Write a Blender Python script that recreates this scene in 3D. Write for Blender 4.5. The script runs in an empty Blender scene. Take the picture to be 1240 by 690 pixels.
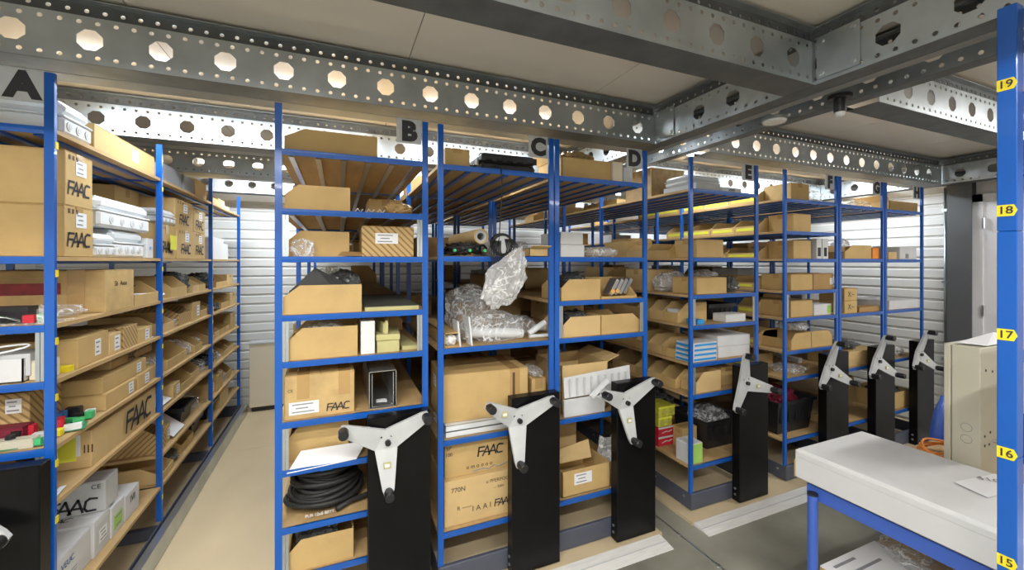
import bpy, bmesh, math, random
from mathutils import Vector, Matrix, noise
R = math.radians
random.seed(7)
scene = bpy.context.scene
COL = scene.collection

# ------------------------------------------------------------------ camera
FPX, CX, HY, EYE = 499.0, 620.0, 316.5, 1.65
_n = math.hypot(1180, 499); CA, CB = 1180 / _n, 499 / _n
cam_d = bpy.data.cameras.new('camera'); cam = bpy.data.objects.new('camera', cam_d); COL.objects.link(cam)
cam.location = (0, 0, EYE); cam.rotation_euler = (R(90), 0, -math.atan2(CB, CA))
cam_d.sensor_width = 36; cam_d.lens = FPX / 1240 * 36; cam_d.shift_y = (HY - 345) / 1240
cam_d.clip_start = 0.02
scene.camera = cam

# ------------------------------------------------------------------ world, exposure
w = bpy.data.worlds.new('world'); scene.world = w; w.use_nodes = True
w.node_tree.nodes['Background'].inputs[0].default_value = (0.75, 0.85, 1, 1)
w.node_tree.nodes['Background'].inputs[1].default_value = 0.3
vs = scene.view_settings
vs.view_transform = 'Standard'; vs.look = 'None'; vs.gamma = 1; vs.use_curve_mapping = False
vs.exposure = 0.28

# strip luminaires in the joist bays (x, y, length along x, watts); y > 2 lights the racks, y < 2 are unseen lamps added to brighten the work area
LAMP_WARM = (1.0, 0.97, 0.93); LAMP_COOL = (0.84, 0.92, 1.0)
LAMPS = [(-0.55, 2.66, 1.6, 27, LAMP_COOL), (1.05, 2.66, 1.1, 15, LAMP_COOL), (2.95, 2.66, 1.3, 19, LAMP_COOL), (4.65, 2.66, 1.1, 24, LAMP_COOL),
         (-0.45, 4.62, 1.5, 32, LAMP_COOL), (1.05, 4.62, 1.1, 11, LAMP_COOL), (2.95, 4.62, 1.3, 13, LAMP_COOL), (4.65, 4.62, 1.1, 22, LAMP_COOL),
         (-0.6, -0.55, 1.5, 40, LAMP_WARM), (1.0, -0.55, 1.2, 36, LAMP_WARM), (-0.6, 0.42, 1.5, 30, LAMP_WARM), (4.2, 0.42, 1.4, 22, LAMP_WARM), (3.3, -1.6, 1.4, 30, LAMP_WARM), (-1.2, -1.6, 1.5, 34, LAMP_WARM)]

# pixel helpers: a pixel is a direction; depth comes from the plane the thing stands on
def ray(u, v):
    x = (u - CX) / FPX
    return Vector((CA * x + CB, -CB * x + CA, -(v - HY) / FPX))
def onY(u, v, Y): r = ray(u, v); return Vector((0, 0, EYE)) + r * (Y / r.y)
def onX(u, v, X): r = ray(u, v); return Vector((0, 0, EYE)) + r * (X / r.x)
def onZ(u, v, Z): r = ray(u, v); return Vector((0, 0, EYE)) + r * ((Z - EYE) / r.z)

# ------------------------------------------------------------------ materials
MATS = {}
def mat(name, col, rough=0.6, metal=0.0, var=0.08, scale=6.0, bump=0.0, bscale=40.0, alpha=1.0, spec=0.5, emit=None, stretch=None, coat=0.0, trans=0.0):
    m = bpy.data.materials.new(name); m.use_nodes = True
    nt = m.node_tree; b = nt.nodes['Principled BSDF']
    b.inputs['Roughness'].default_value = rough; b.inputs['Metallic'].default_value = metal
    b.inputs['Specular IOR Level'].default_value = spec; b.inputs['Alpha'].default_value = alpha
    b.inputs['Coat Weight'].default_value = coat; b.inputs['Transmission Weight'].default_value = trans
    tc = nt.nodes.new('ShaderNodeTexCoord'); src = tc.outputs['Object']
    if stretch:
        mp = nt.nodes.new('ShaderNodeMapping'); mp.inputs['Scale'].default_value = stretch
        nt.links.new(src, mp.inputs[0]); src = mp.outputs[0]
    if var:
        nz = nt.nodes.new('ShaderNodeTexNoise'); nz.inputs['Scale'].default_value = scale; nz.inputs['Detail'].default_value = 5
        nt.links.new(src, nz.inputs['Vector'])
        rp = nt.nodes.new('ShaderNodeValToRGB')
        rp.color_ramp.elements[0].position = 0.3; rp.color_ramp.elements[1].position = 0.7
        rp.color_ramp.elements[0].color = (*[c * (1 - var) for c in col], 1)
        rp.color_ramp.elements[1].color = (*[min(1, c * (1 + var)) for c in col], 1)
        nt.links.new(nz.outputs['Fac'], rp.inputs[0]); nt.links.new(rp.outputs[0], b.inputs['Base Color'])
    else:
        b.inputs['Base Color'].default_value = (*col, 1)
    if bump:
        n2 = nt.nodes.new('ShaderNodeTexNoise'); n2.inputs['Scale'].default_value = bscale; n2.inputs['Detail'].default_value = 4
        nt.links.new(src, n2.inputs['Vector'])
        bp = nt.nodes.new('ShaderNodeBump'); bp.inputs['Strength'].default_value = bump; bp.inputs['Distance'].default_value = 0.01
        nt.links.new(n2.outputs['Fac'], bp.inputs['Height']); nt.links.new(bp.outputs[0], b.inputs['Normal'])
    if emit:
        b.inputs['Emission Color'].default_value = (*emit[0], 1); b.inputs['Emission Strength'].default_value = emit[1]
    MATS[name] = m
    return m
def striped(name, col, dark, scale, rot, width=0.35):
    m = mat(name, col, 0.7, var=0.06); nt = m.node_tree; b = nt.nodes['Principled BSDF']
    tc = nt.nodes.new('ShaderNodeTexCoord')
    wv = nt.nodes.new('ShaderNodeTexWave'); wv.inputs['Scale'].default_value = scale; wv.bands_direction = 'DIAGONAL'
    wv.inputs['Distortion'].default_value = 0.4; wv.inputs['Detail Scale'].default_value = 30
    nt.links.new(tc.outputs['Object'], wv.inputs['Vector'])
    rp = nt.nodes.new('ShaderNodeValToRGB'); rp.color_ramp.interpolation = 'CONSTANT'
    rp.color_ramp.elements[0].color = (*dark, 1); rp.color_ramp.elements[1].color = (*col, 1); rp.color_ramp.elements[1].position = width
    nt.links.new(wv.outputs['Color'], rp.inputs[0]); nt.links.new(rp.outputs[0], b.inputs['Base Color'])
    return m
CARD = (0.53, 0.365, 0.15)
mat('card', CARD, 0.75, var=0.07, scale=9, bump=0.08, bscale=60)
mat('card_light', (0.60, 0.43, 0.20), 0.75, var=0.06, scale=9, bump=0.08, bscale=60)
mat('card_dark', (0.38, 0.235, 0.09), 0.75, var=0.08, scale=9, bump=0.08, bscale=60)
mat('card_old', (0.52, 0.36, 0.155), 0.65, var=0.14, scale=14, bump=0.2, bscale=25)
striped('card_stripe', (0.52, 0.355, 0.15), (0.27, 0.165, 0.065), 20, 0, 0.28)
mat('blue', (0.006, 0.095, 0.43), 0.28, var=0.05, scale=4, coat=0.2)
mat('blue_table', (0.055, 0.13, 0.52), 0.4, var=0.05, scale=4)
mat('board', (0.46, 0.31, 0.14), 0.7, var=0.12, scale=4, stretch=(6, 1, 1))
mat('galv', (0.50, 0.55, 0.58), 0.36, metal=0.86, var=0.16, scale=5, bump=0.03, bscale=25)
mat('galv_shaded', (0.14, 0.15, 0.155), 0.55, metal=0.5, var=0.2, scale=8, bump=0.03, bscale=25)  # galvanised steel with underside and recess shade put into its colour
mat('steel', (0.62, 0.63, 0.64), 0.3, metal=0.9, var=0.08)
mat('base_grey', (0.075, 0.085, 0.12), 0.45, var=0.1, scale=6)
mat('black', (0.004, 0.004, 0.0045), 0.3, var=0.2, scale=10, spec=0.25)
mat('black_plastic', (0.014, 0.014, 0.016), 0.4, var=0.1, scale=10)
mat('rubber', (0.018, 0.018, 0.018), 0.6, var=0.2, scale=20)
mat('wheel_grey', (0.52, 0.54, 0.55), 0.4, var=0.06, scale=12)
mat('white_plastic', (0.72, 0.75, 0.77), 0.35, var=0.03)
mat('white_card', (0.63, 0.64, 0.65), 0.6, var=0.05)
mat('grey_card', (0.22, 0.23, 0.25), 0.6, var=0.06)
mat('paper', (0.80, 0.81, 0.83), 0.6, var=0.03)
mat('ink', (0.03, 0.03, 0.035), 0.7, var=0)
mat('ink_brown', (0.10, 0.06, 0.03), 0.7, var=0)
mat('ink_grey', (0.25, 0.26, 0.28), 0.7, var=0)
mat('yellow', (0.80, 0.66, 0.02), 0.5, var=0.03)
mat('yellow_note', (0.78, 0.80, 0.08), 0.6, var=0.03)
mat('tape_red', (0.28, 0.012, 0.02), 0.4, var=0.3, scale=30)
mat('tape', (0.47, 0.30, 0.12), 0.25, var=0.06)
mat('red', (0.55, 0.02, 0.04), 0.5, var=0.05)
mat('green', (0.35, 0.62, 0.13), 0.5, var=0.05)
mat('lime', (0.55, 0.55, 0.06), 0.5, var=0.3, scale=40)
mat('blue_print', (0.02, 0.28, 0.68), 0.5, var=0.04)
mat('navy', (0.03, 0.09, 0.25), 0.5, var=0.3, scale=60)
mat('pcb', (0.03, 0.22, 0.10), 0.4, var=0.2, scale=40)
mat('connector_green', (0.06, 0.45, 0.16), 0.4, var=0.1)
mat('orange', (0.80, 0.27, 0.04), 0.45, var=0.05)
mat('maroon', (0.18, 0.01, 0.03), 0.6, var=0.2)
mat('purple_bag', (0.20, 0.10, 0.15), 0.3, var=0.2)
mat('olive_foam', (0.50, 0.47, 0.22), 0.8, var=0.06)
mat('dark_foam', (0.075, 0.08, 0.065), 0.8, var=0.1)
mat('foam_white', (0.75, 0.76, 0.74), 0.8, var=0.08, scale=40)
mat('beige_metal', (0.52, 0.50, 0.40), 0.45, var=0.03)
mat('beige_panel', (0.72, 0.65, 0.50), 0.6, var=0.03)
mat('amber', (0.75, 0.42, 0.12), 0.3, var=0.1)
mat('bag', (0.82, 0.84, 0.86), 0.06, var=0.05, bump=0.5, bscale=30, alpha=0.24)
mat('bag_milky', (0.80, 0.81, 0.81), 0.12, var=0.06, bump=0.5, bscale=30, alpha=0.5)
mat('bag_dark', (0.09, 0.10, 0.10), 0.2, var=0.7, scale=9, bump=0.5, bscale=30, alpha=0.85)
mat('wrap_brown', (0.42, 0.28, 0.12), 0.15, var=0.2, scale=20, bump=0.8, bscale=20)
mat('wall_panel', (0.74, 0.74, 0.71), 0.5, var=0.03, scale=2)
mat('wall_plain', (0.66, 0.65, 0.61), 0.7, var=0.04, scale=2)
mat('ceiling_panel', (0.72, 0.67, 0.60), 0.26, var=0.04, scale=1.5)
mat('concrete', (0.26, 0.255, 0.21), 0.35, var=0.42, scale=1.7, bump=0.06, bscale=30)
mat('ply', (0.60, 0.49, 0.31), 0.5, var=0.10, scale=2.5, stretch=(1, 0.5, 1))
mat('ramp_white', (0.72, 0.72, 0.70), 0.45, var=0.08, scale=18, stretch=(0.4, 4, 1))
mat('column_mid', (0.22, 0.23, 0.23), 0.55, var=0.08)
mat('column_grey', (0.10, 0.105, 0.11), 0.5, var=0.05)
mat('door_white', (0.74, 0.74, 0.76), 0.4, var=0.02)
mat('lamp_lens', (0.75, 0.77, 0.76), 0.15, var=0.05)
mat('lamp_body', (0.75, 0.75, 0.75), 0.4, var=0.02)
mat('tube_glow_cool', (1, 1, 1), 0.4, var=0, emit=(LAMP_COOL, 11))
mat('tube_glow_warm', (1, 1, 1), 0.4, var=0, emit=(LAMP_WARM, 26))
mat('glass_dark', (0.02, 0.025, 0.03), 0.08, var=0)

def creases(name, lo, hi, scale):
    # crumpled film: folds are whiter and denser than the flat film between them
    nt = MATS[name].node_tree; b = nt.nodes['Principled BSDF']; tc = nt.nodes.new('ShaderNodeTexCoord')
    nz = nt.nodes.new('ShaderNodeTexNoise'); nz.inputs['Scale'].default_value = scale; nz.inputs['Detail'].default_value = 3; nz.inputs['Distortion'].default_value = 1.2
    nt.links.new(tc.outputs['Object'], nz.inputs['Vector'])
    a = nt.nodes.new('ShaderNodeMath'); a.operation = 'SUBTRACT'; a.inputs[1].default_value = 0.5; nt.links.new(nz.outputs['Fac'], a.inputs[0])
    c = nt.nodes.new('ShaderNodeMath'); c.operation = 'ABSOLUTE'; nt.links.new(a.outputs[0], c.inputs[0])
    m = nt.nodes.new('ShaderNodeMapRange'); m.inputs['From Min'].default_value = 0.0; m.inputs['From Max'].default_value = 0.045; m.inputs['To Min'].default_value = hi; m.inputs['To Max'].default_value = lo
    nt.links.new(c.outputs[0], m.inputs['Value']); nt.links.new(m.outputs[0], b.inputs['Alpha'])
creases('bag', 0.13, 0.75, 13); creases('bag_milky', 0.34, 0.85, 12)

# ------------------------------------------------------------------ mesh builder
class MB:
    def __init__(s): s.v = []; s.f = []
    def add(s, vs, fs):
        o = len(s.v); s.v += [tuple(p) for p in vs]; s.f += [tuple(i + o for i in f) for f in fs]; return s
    def box(s, x0, x1, y0, y1, z0, z1, M=None):
        p = [Vector(q) for q in ((x0, y0, z0), (x1, y0, z0), (x1, y1, z0), (x0, y1, z0), (x0, y0, z1), (x1, y0, z1), (x1, y1, z1), (x0, y1, z1))]
        if M: p = [M @ q for q in p]
        return s.add(p, [(0, 3, 2, 1), (4, 5, 6, 7), (0, 1, 5, 4), (1, 2, 6, 5), (2, 3, 7, 6), (3, 0, 4, 7)])
    def bbox(s, x0, x1, y0, y1, z0, z1, b=0.003):
        # box with chamfered edges
        b = min(b, (x1 - x0) * .4, (y1 - y0) * .4, (z1 - z0) * .4)
        P = []; idx = {}
        for i, X in enumerate((x0, x1)):
            for j, Y in enumerate((y0, y1)):
                for k, Z in enumerate((z0, z1)):
                    dx, dy, dz = (b if i == 0 else -b), (b if j == 0 else -b), (b if k == 0 else -b)
                    for a, q in (('x', (X, Y + dy, Z + dz)), ('y', (X + dx, Y, Z + dz)), ('z', (X + dx, Y + dy, Z))):
                        idx[i, j, k, a] = len(P); P.append(q)
        g = lambda i, j, k, a: idx[i, j, k, a]
        F = []
        for i in (0, 1): F.append([g(i, 0, 0, 'x'), g(i, 1, 0, 'x'), g(i, 1, 1, 'x'), g(i, 0, 1, 'x')][::(1 if i else -1)])
        for j in (0, 1): F.append([g(0, j, 0, 'y'), g(1, j, 0, 'y'), g(1, j, 1, 'y'), g(0, j, 1, 'y')][::(-1 if j else 1)])
        for k in (0, 1): F.append([g(0, 0, k, 'z'), g(1, 0, k, 'z'), g(1, 1, k, 'z'), g(0, 1, k, 'z')][::(1 if k else -1)])
        for i in (0, 1):
            for j in (0, 1): F.append([g(i, j, 0, 'x'), g(i, j, 0, 'y'), g(i, j, 1, 'y'), g(i, j, 1, 'x')])
            for k in (0, 1): F.append([g(i, 0, k, 'x'), g(i, 0, k, 'z'), g(i, 1, k, 'z'), g(i, 1, k, 'x')])
        for j in (0, 1):
            for k in (0, 1): F.append([g(0, j, k, 'y'), g(0, j, k, 'z'), g(1, j, k, 'z'), g(1, j, k, 'y')])
        for i in (0, 1):
            for j in (0, 1):
                for k in (0, 1): F.append([g(i, j, k, 'x'), g(i, j, k, 'y'), g(i, j, k, 'z')])
        return s.add(P, F)
    def prism(s, poly, f0, f1):
        # poly: 2D points, f0/f1 map (p, q) to the two end faces
        n = len(poly); a = [f0(*p) for p in poly]; b = [f1(*p) for p in poly]
        return s.add(a + b, [tuple(range(n))[::-1], tuple(range(n, 2 * n))] + [(i, (i + 1) % n, n + (i + 1) % n, n + i) for i in range(n)])
    def tube(s, pts, r, n=8, closed=False):
        pts = [Vector(p) for p in pts]; N = len(pts); rings = []; up = Vector((0, 0, 1)); prev = None
        for i, p in enumerate(pts):
            t = (pts[(i + 1) % N] - pts[i - 1]) if closed else (pts[min(i + 1, N - 1)] - pts[max(i - 1, 0)])
            t.normalize()
            a = (prev - t * prev.dot(t)) if prev is not None else t.cross(up if abs(t.z) < 0.9 else Vector((1, 0, 0)))
            if a.length < 1e-6: a = t.orthogonal()
            a.normalize(); prev = a; b = t.cross(a)
            rr = r[i] if isinstance(r, (list, tuple)) else r
            rings.append([p + (a * math.cos(2 * math.pi * k / n) + b * math.sin(2 * math.pi * k / n)) * rr for k in range(n)])
        V = [q for rg in rings for q in rg]; F = []
        for i in range(N if closed else N - 1):
            j = (i + 1) % N
            for k in range(n): F.append((i * n + k, i * n + (k + 1) % n, j * n + (k + 1) % n, j * n + k))
        if not closed: F += [tuple(range(n))[::-1], tuple(range((N - 1) * n, N * n))]
        return s.add(V, F)
    def cyl(s, a, b, r, n=16): return s.tube([a, b], r, n)
    def build(s, name, m, parent=None, loc=(0, 0, 0), rot=(0, 0, 0), smooth=False):
        me = bpy.data.meshes.new(name); me.from_pydata(s.v, [], s.f)
        bm = bmesh.new(); bm.from_mesh(me); bmesh.ops.recalc_face_normals(bm, faces=bm.faces); bm.to_mesh(me); bm.free()
        if smooth:
            me.polygons.foreach_set('use_smooth', [True] * len(me.polygons))
        me.materials.append(MATS[m]); return link(name, me, parent, loc, rot)
def link(name, me, parent=None, loc=(0, 0, 0), rot=(0, 0, 0)):
    o = bpy.data.objects.new(name, me); COL.objects.link(o); o.location = loc; o.rotation_euler = rot
    if parent: o.parent = parent
    return o
def tag(o, label, cat, group=None):
    o['label'] = label; o['category'] = cat
    if group: o['group'] = group
    return o
def thing(name, label, cat, loc=(0, 0, 0), rz=0, group=None):
    o = bpy.data.objects.new(name, None); COL.objects.link(o); o.location = loc; o.rotation_euler = (0, 0, rz); o.empty_display_size = 0.05
    return tag(o, label, cat, group)
def struct(o): o['kind'] = 'structure'; return o
def again(name, src, parent, loc, rot=(0, 0, 0)): return link(name, src.data, parent, loc, rot)

# lettering
TXT = {}
def text_mesh(s, size, m, bold=0.0):
    k = (s, size, m, bold)
    if k in TXT: return TXT[k]
    cu = bpy.data.curves.new('lettering', 'FONT'); cu.body = s; cu.size = size; cu.align_x = 'CENTER'; cu.align_y = 'CENTER'; cu.offset = bold; cu.extrude = 0.0003; cu.resolution_u = 3
    o = bpy.data.objects.new('lettering', cu); COL.objects.link(o)
    me = bpy.data.meshes.new_from_object(o.evaluated_get(bpy.context.evaluated_depsgraph_get()))
    bpy.data.objects.remove(o); me.materials.clear(); me.materials.append(MATS[m]); TXT[k] = me
    return me
LOGO = {}
def logo_mesh(h, m='ink'):
    if (h, m) in LOGO: return LOGO[h, m]
    mb = MB(); wd = 0.085
    strokes = [[(0, 0), (.14, .95), (.80, .95)], [(.08, .5), (.66, .5)], [(.55, -.02), (1.12, 1), (1.38, 0)], [(.82, .34), (1.26, .34)],
               [(1.25, -.02), (1.86, 1), (2.12, 0)], [(1.52, .34), (2.0, .34)], [(3.0, .93), (2.55, .98), (2.32, .8), (2.22, .25), (2.38, .02), (2.9, .04)]]
    for st in strokes:
        for (ax, ay), (bx, by) in zip(st, st[1:]):
            d = Vector((bx - ax, by - ay)); L = d.length; d /= L; nx, ny = -d.y * wd, d.x * wd; e = wd * .6
            ax2, ay2, bx2, by2 = ax - d.x * e, ay - d.y * e, bx + d.x * e, by + d.y * e
            q = [(ax2 + nx, ay2 + ny), (ax2 - nx, ay2 - ny), (bx2 - nx, by2 - ny), (bx2 + nx, by2 + ny)]
            mb.add([((x - 1.5) * h, (y - .5) * h, 0) for x, y in q], [(0, 1, 2, 3)])
    me = bpy.data.meshes.new('printed_logo'); me.from_pydata(mb.v, [], mb.f); me.materials.append(MATS[m]); LOGO[h, m] = me
    return me
ROTS = {'front': (R(90), 0, 0), 'right': (R(90), 0, R(90)), 'left': (R(90), 0, R(-90)), 'top': (0, 0, 0)}
def face_pos(face, dims, a, b, off=0.0012):
    # a, b in 0..1 across the face as it is read
    L, D, Hh = dims
    if face == 'front': return ((a - .5) * L, -D / 2 - off, b * Hh)
    if face == 'right': return (L / 2 + off, (a - .5) * D, b * Hh)
    if face == 'left': return (-L / 2 - off, (.5 - a) * D, b * Hh)
    return ((a - .5) * L, (b - .5) * D, Hh + off)
def sticker(t, face, dims, a, b, wd, ht, m='paper', lines=3, name='label_sticker', off=0.0012):
    mb = MB(); mb.box(-wd / 2, wd / 2, -ht / 2, ht / 2, -.0006, .0004)
    o = mb.build(name, m, t, face_pos(face, dims, a, b, off), ROTS[face])
    if lines:
        mb = MB()
        for i in range(lines):
            y = ht * (.3 - .6 * i / max(1, lines - 1)); hw = wd * (.4 if i % 2 == 0 else .28)
            mb.box(-hw, hw * random.uniform(.3, 1), y - ht * .05, y + ht * .05, .0004, .0007)
        mb.build('printed_lines', 'ink_grey', o)
    return o
def logo(t, face, dims, a, b, h, m='ink', off=0.0016): return link('printed_logo', logo_mesh(h, m), t, face_pos(face, dims, a, b, off), ROTS[face])
def word(t, face, dims, a, b, s, size, m='ink', off=0.0016, bold=0.0): return link('printed_text', text_mesh(s, size, m, bold), t, face_pos(face, dims, a, b, off), ROTS[face])

# ------------------------------------------------------------------ box kinds
def carton(label, x0, x1, y0, y1, z0, z1, m='card', tape=True, rz=0, name='cardboard_box', cat='box', group=None, stick=(), logos=(), words=(), top_gap=True):
    L, D, Hh = x1 - x0, y1 - y0, z1 - z0
    t = thing(name, label, cat, ((x0 + x1) / 2, (y0 + y1) / 2, z0), rz, group)
    fl = 0.004
    MB().bbox(-L / 2, L / 2, -D / 2, D / 2, 0, Hh - fl, .0025).build('body', m, t)
    if L >= D:
        MB().bbox(-L / 2, L / 2, -D / 2, -.001, Hh - fl, Hh, .0015).build('flap', m, t); MB().bbox(-L / 2, L / 2, .001, D / 2, Hh - fl, Hh, .0015).build('flap', m, t)
        if tape: MB().box(-L / 2 - .0008, L / 2 + .0008, -.024, .024, Hh * .75, Hh + .0008).build('tape', 'tape', t)
    else:
        MB().bbox(-L / 2, -.001, -D / 2, D / 2, Hh - fl, Hh, .0015).build('flap', m, t); MB().bbox(.001, L / 2, -D / 2, D / 2, Hh - fl, Hh, .0015).build('flap', m, t)
        if tape: MB().box(-.024, .024, -D / 2 - .0008, D / 2 + .0008, Hh * .75, Hh + .0008).build('tape', 'tape', t)
    d = (L, D, Hh)
    for s in stick: sticker(t, s[0], d, *s[1:])
    for s in logos: logo(t, s[0], d, *s[1:])
    for s in words: word(t, s[0], d, *s[1:])
    return t
def open_box(label, x0, x1, y0, y1, z0, z1, m='card', flaps=(35, 60, 40, 70), rz=0, name='open_cardboard_box', stick=(), logos=(), words=(), flap_len=0.09, group=None):
    L, D, Hh = x1 - x0, y1 - y0, z1 - z0; th = .004
    t = thing(name, label, 'box', ((x0 + x1) / 2, (y0 + y1) / 2, z0), rz, group)
    mb = MB(); mb.box(-L / 2, L / 2, -D / 2, D / 2, 0, th)
    mb.box(-L / 2, L / 2, -D / 2, -D / 2 + th, 0, Hh); mb.box(-L / 2, L / 2, D / 2 - th, D / 2, 0, Hh)
    mb.box(-L / 2, -L / 2 + th, -D / 2, D / 2, 0, Hh); mb.box(L / 2 - th, L / 2, -D / 2, D / 2, 0, Hh)
    mb.build('body', m, t)
    for k, ang in enumerate(flaps):          # front, right, back, left; degrees from upright outward
        if ang is None: continue
        ln = flap_len; wd = (L if k % 2 == 0 else D) - .004
        f = MB().box(-wd / 2, wd / 2, -th, 0, 0, ln)
        off = D / 2 if k % 2 == 0 else L / 2
        a = [R(0), R(90), R(180), R(-90)][k]
        M = Matrix.Rotation(a, 4, 'Z') @ Matrix.Translation((0, -off, Hh)) @ Matrix.Rotation(R(ang), 4, 'X')
        f.v = [tuple(M @ Vector(p)) for p in f.v]; f.build('flap', m, t)
    d = (L, D, Hh)
    for s in stick: sticker(t, s[0], d, *s[1:])
    for s in logos: logo(t, s[0], d, *s[1:])
    for s in words: word(t, s[0], d, *s[1:])
    return t
BIN = {}
def bin_box(label, face, x0, x1, y0, y1, z0, z1, m='card', lip=0.45, cut=0.30, rz=0, group=None, label_strip=None, name='storage_bin'):
    # open-fronted cardboard picking bin; face = side the low front looks to
    if face in ('left', 'right'): D, W = x1 - x0, y1 - y0
    else: D, W = y1 - y0, x1 - x0
    Hh = z1 - z0; th = .004
    a = {'front': 0, 'right': R(90), 'left': R(-90)}[face]
    t = thing(name, label, 'bin', ((x0 + x1) / 2, (y0 + y1) / 2, z0), a + rz, group)
    hf = Hh * lip; c = D * cut
    side = [(-D / 2, 0), (D / 2, 0), (D / 2, Hh), (-D / 2 + c, Hh), (-D / 2, hf)]
    for sx in (-1, 1):
        xa, xb = (-W / 2, -W / 2 + th) if sx < 0 else (W / 2 - th, W / 2)
        MB().prism(side, lambda p, q: (xa, p, q), lambda p, q: (xb, p, q)).build('side_panel', m, t)
    MB().box(-W / 2 + th, W / 2 - th, D / 2 - th, D / 2, 0, Hh).build('back_panel', m, t)
    MB().box(-W / 2 + th, W / 2 - th, -D / 2, -D / 2 + th * 1.5, 0, hf).build('front_panel', m, t)
    MB().box(-W / 2 + th, W / 2 - th, -D / 2 + th, D / 2 - th, 0, th).build('base_panel', m, t)
    if label_strip: 
        MB().box(-W * .42, W * .42, -D / 2 - .0012, -D / 2, hf * .35, hf * .75).build('label_strip', label_strip, t)
    return t
def crumple(name, label, cat, x0, x1, y0, y1, z0, z1, m='bag', seed=0, amp=0.30, freq=2.6, sub=3, group=None, rz=0, parent=None):
    bm = bmesh.new(); bmesh.ops.create_icosphere(bm, subdivisions=sub if m in ('bag', 'bag_milky') else sub + 1, radius=1)
    off = Vector((seed * 3.7, seed * 1.3, seed * 7.1))
    for v in bm.verts:
        n = v.co.normalized()
        d = 1 + amp * noise.noise(n * freq * .8 + off) + amp * 1.1 * (abs(noise.noise(n * freq * 1.6 + off)) - .2) + amp * .7 * (abs(noise.noise(n * freq * 4 + off)) - .2) + amp * .3 * noise.noise(n * freq * 9 + off)
        p = n * d
        q = [math.copysign(abs(c) ** .8, c) for c in p]
        v.co = Vector(q)
    lo = [min(v.co[i] for v in bm.verts) for i in range(3)]; hi = [max(v.co[i] for v in bm.verts) for i in range(3)]
    S = (x1 - x0, y1 - y0, z1 - z0)
    for v in bm.verts:
        f = [(v.co[i] - lo[i]) / (hi[i] - lo[i]) for i in range(3)]
        z = max(0, (f[2] - .12) / .88)
        v.co = Vector(((f[0] - .5) * S[0], (f[1] - .5) * S[1], z * S[2]))
    me = bpy.data.meshes.new(name); bm.to_mesh(me); bm.free(); me.materials.append(MATS[m])
    o = link(name, me, parent, ((x0 + x1) / 2, (y0 + y1) / 2, z0), (0, 0, rz))
    if label: tag(o, label, cat, group)
    return o
def sheet(name, label, cat, pts, m='paper', th=0.0015, group=None, lines=0):
    # thin card through four or more coplanar-ish points
    p = [Vector(q) for q in pts]; n = (p[1] - p[0]).cross(p[2] - p[0]).normalized() * th; c = sum(p, Vector()) / len(p)
    k = len(p); mb = MB(); mb.add([q - c for q in p] + [q - c + n for q in p], [tuple(range(k))[::-1], tuple(range(k, 2 * k))] + [(i, (i + 1) % k, k + (i + 1) % k, k + i) for i in range(k)])
    o = mb.build(name, m, None, c)
    if label: tag(o, label, cat, group)
    return o
def crate(label, x0, x1, y0, y1, z0, z1, m='black_plastic', rz=0):
    L, D, Hh = x1 - x0, y1 - y0, z1 - z0
    t = thing('plastic_crate', label, 'crate', ((x0 + x1) / 2, (y0 + y1) / 2, z0), rz)
    k = .86; mb = MB()
    def fr(sx, sy, z): return [(-sx, -sy, z), (sx, -sy, z), (sx, sy, z), (-sx, sy, z)]
    o0, o1 = fr(L / 2 * k, D / 2 * k, 0), fr(L / 2, D / 2, Hh); i1, i0 = fr(L / 2 - .008, D / 2 - .008, Hh), fr(L / 2 * k - .008, D / 2 * k - .008, .006)
    V = o0 + o1 + i1 + i0; F = [(3, 2, 1, 0), (12, 13, 14, 15)]
    for a in range(3):
        for i in range(4): F.append((a * 4 + i, a * 4 + (i + 1) % 4, a * 4 + 4 + (i + 1) % 4, a * 4 + 4 + i))
    mb.add(V, F).build('body', m, t)
    rim = MB(); r = .014
    rim.box(-L / 2 - r, L / 2 + r, -D / 2 - r, -D / 2, Hh - .022, Hh + .004); rim.box(-L / 2 - r, L / 2 + r, D / 2, D / 2 + r, Hh - .022, Hh + .004)
    rim.box(-L / 2 - r, -L / 2, -D / 2, D / 2, Hh - .022, Hh + .004); rim.box(L / 2, L / 2 + r, -D / 2, D / 2, Hh - .022, Hh + .004)
    rim.build('rim', m, t)
    for s in (-1, 1):
        for i in range(5):
            x = (-.4 + .2 * i) * L
            MB().box(x - .004, x + .004, s * D / 2 * .95 - .006, s * D / 2 * .95 + .006, Hh * .35, Hh - .02).build('rib', m, t)
    return t
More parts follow.
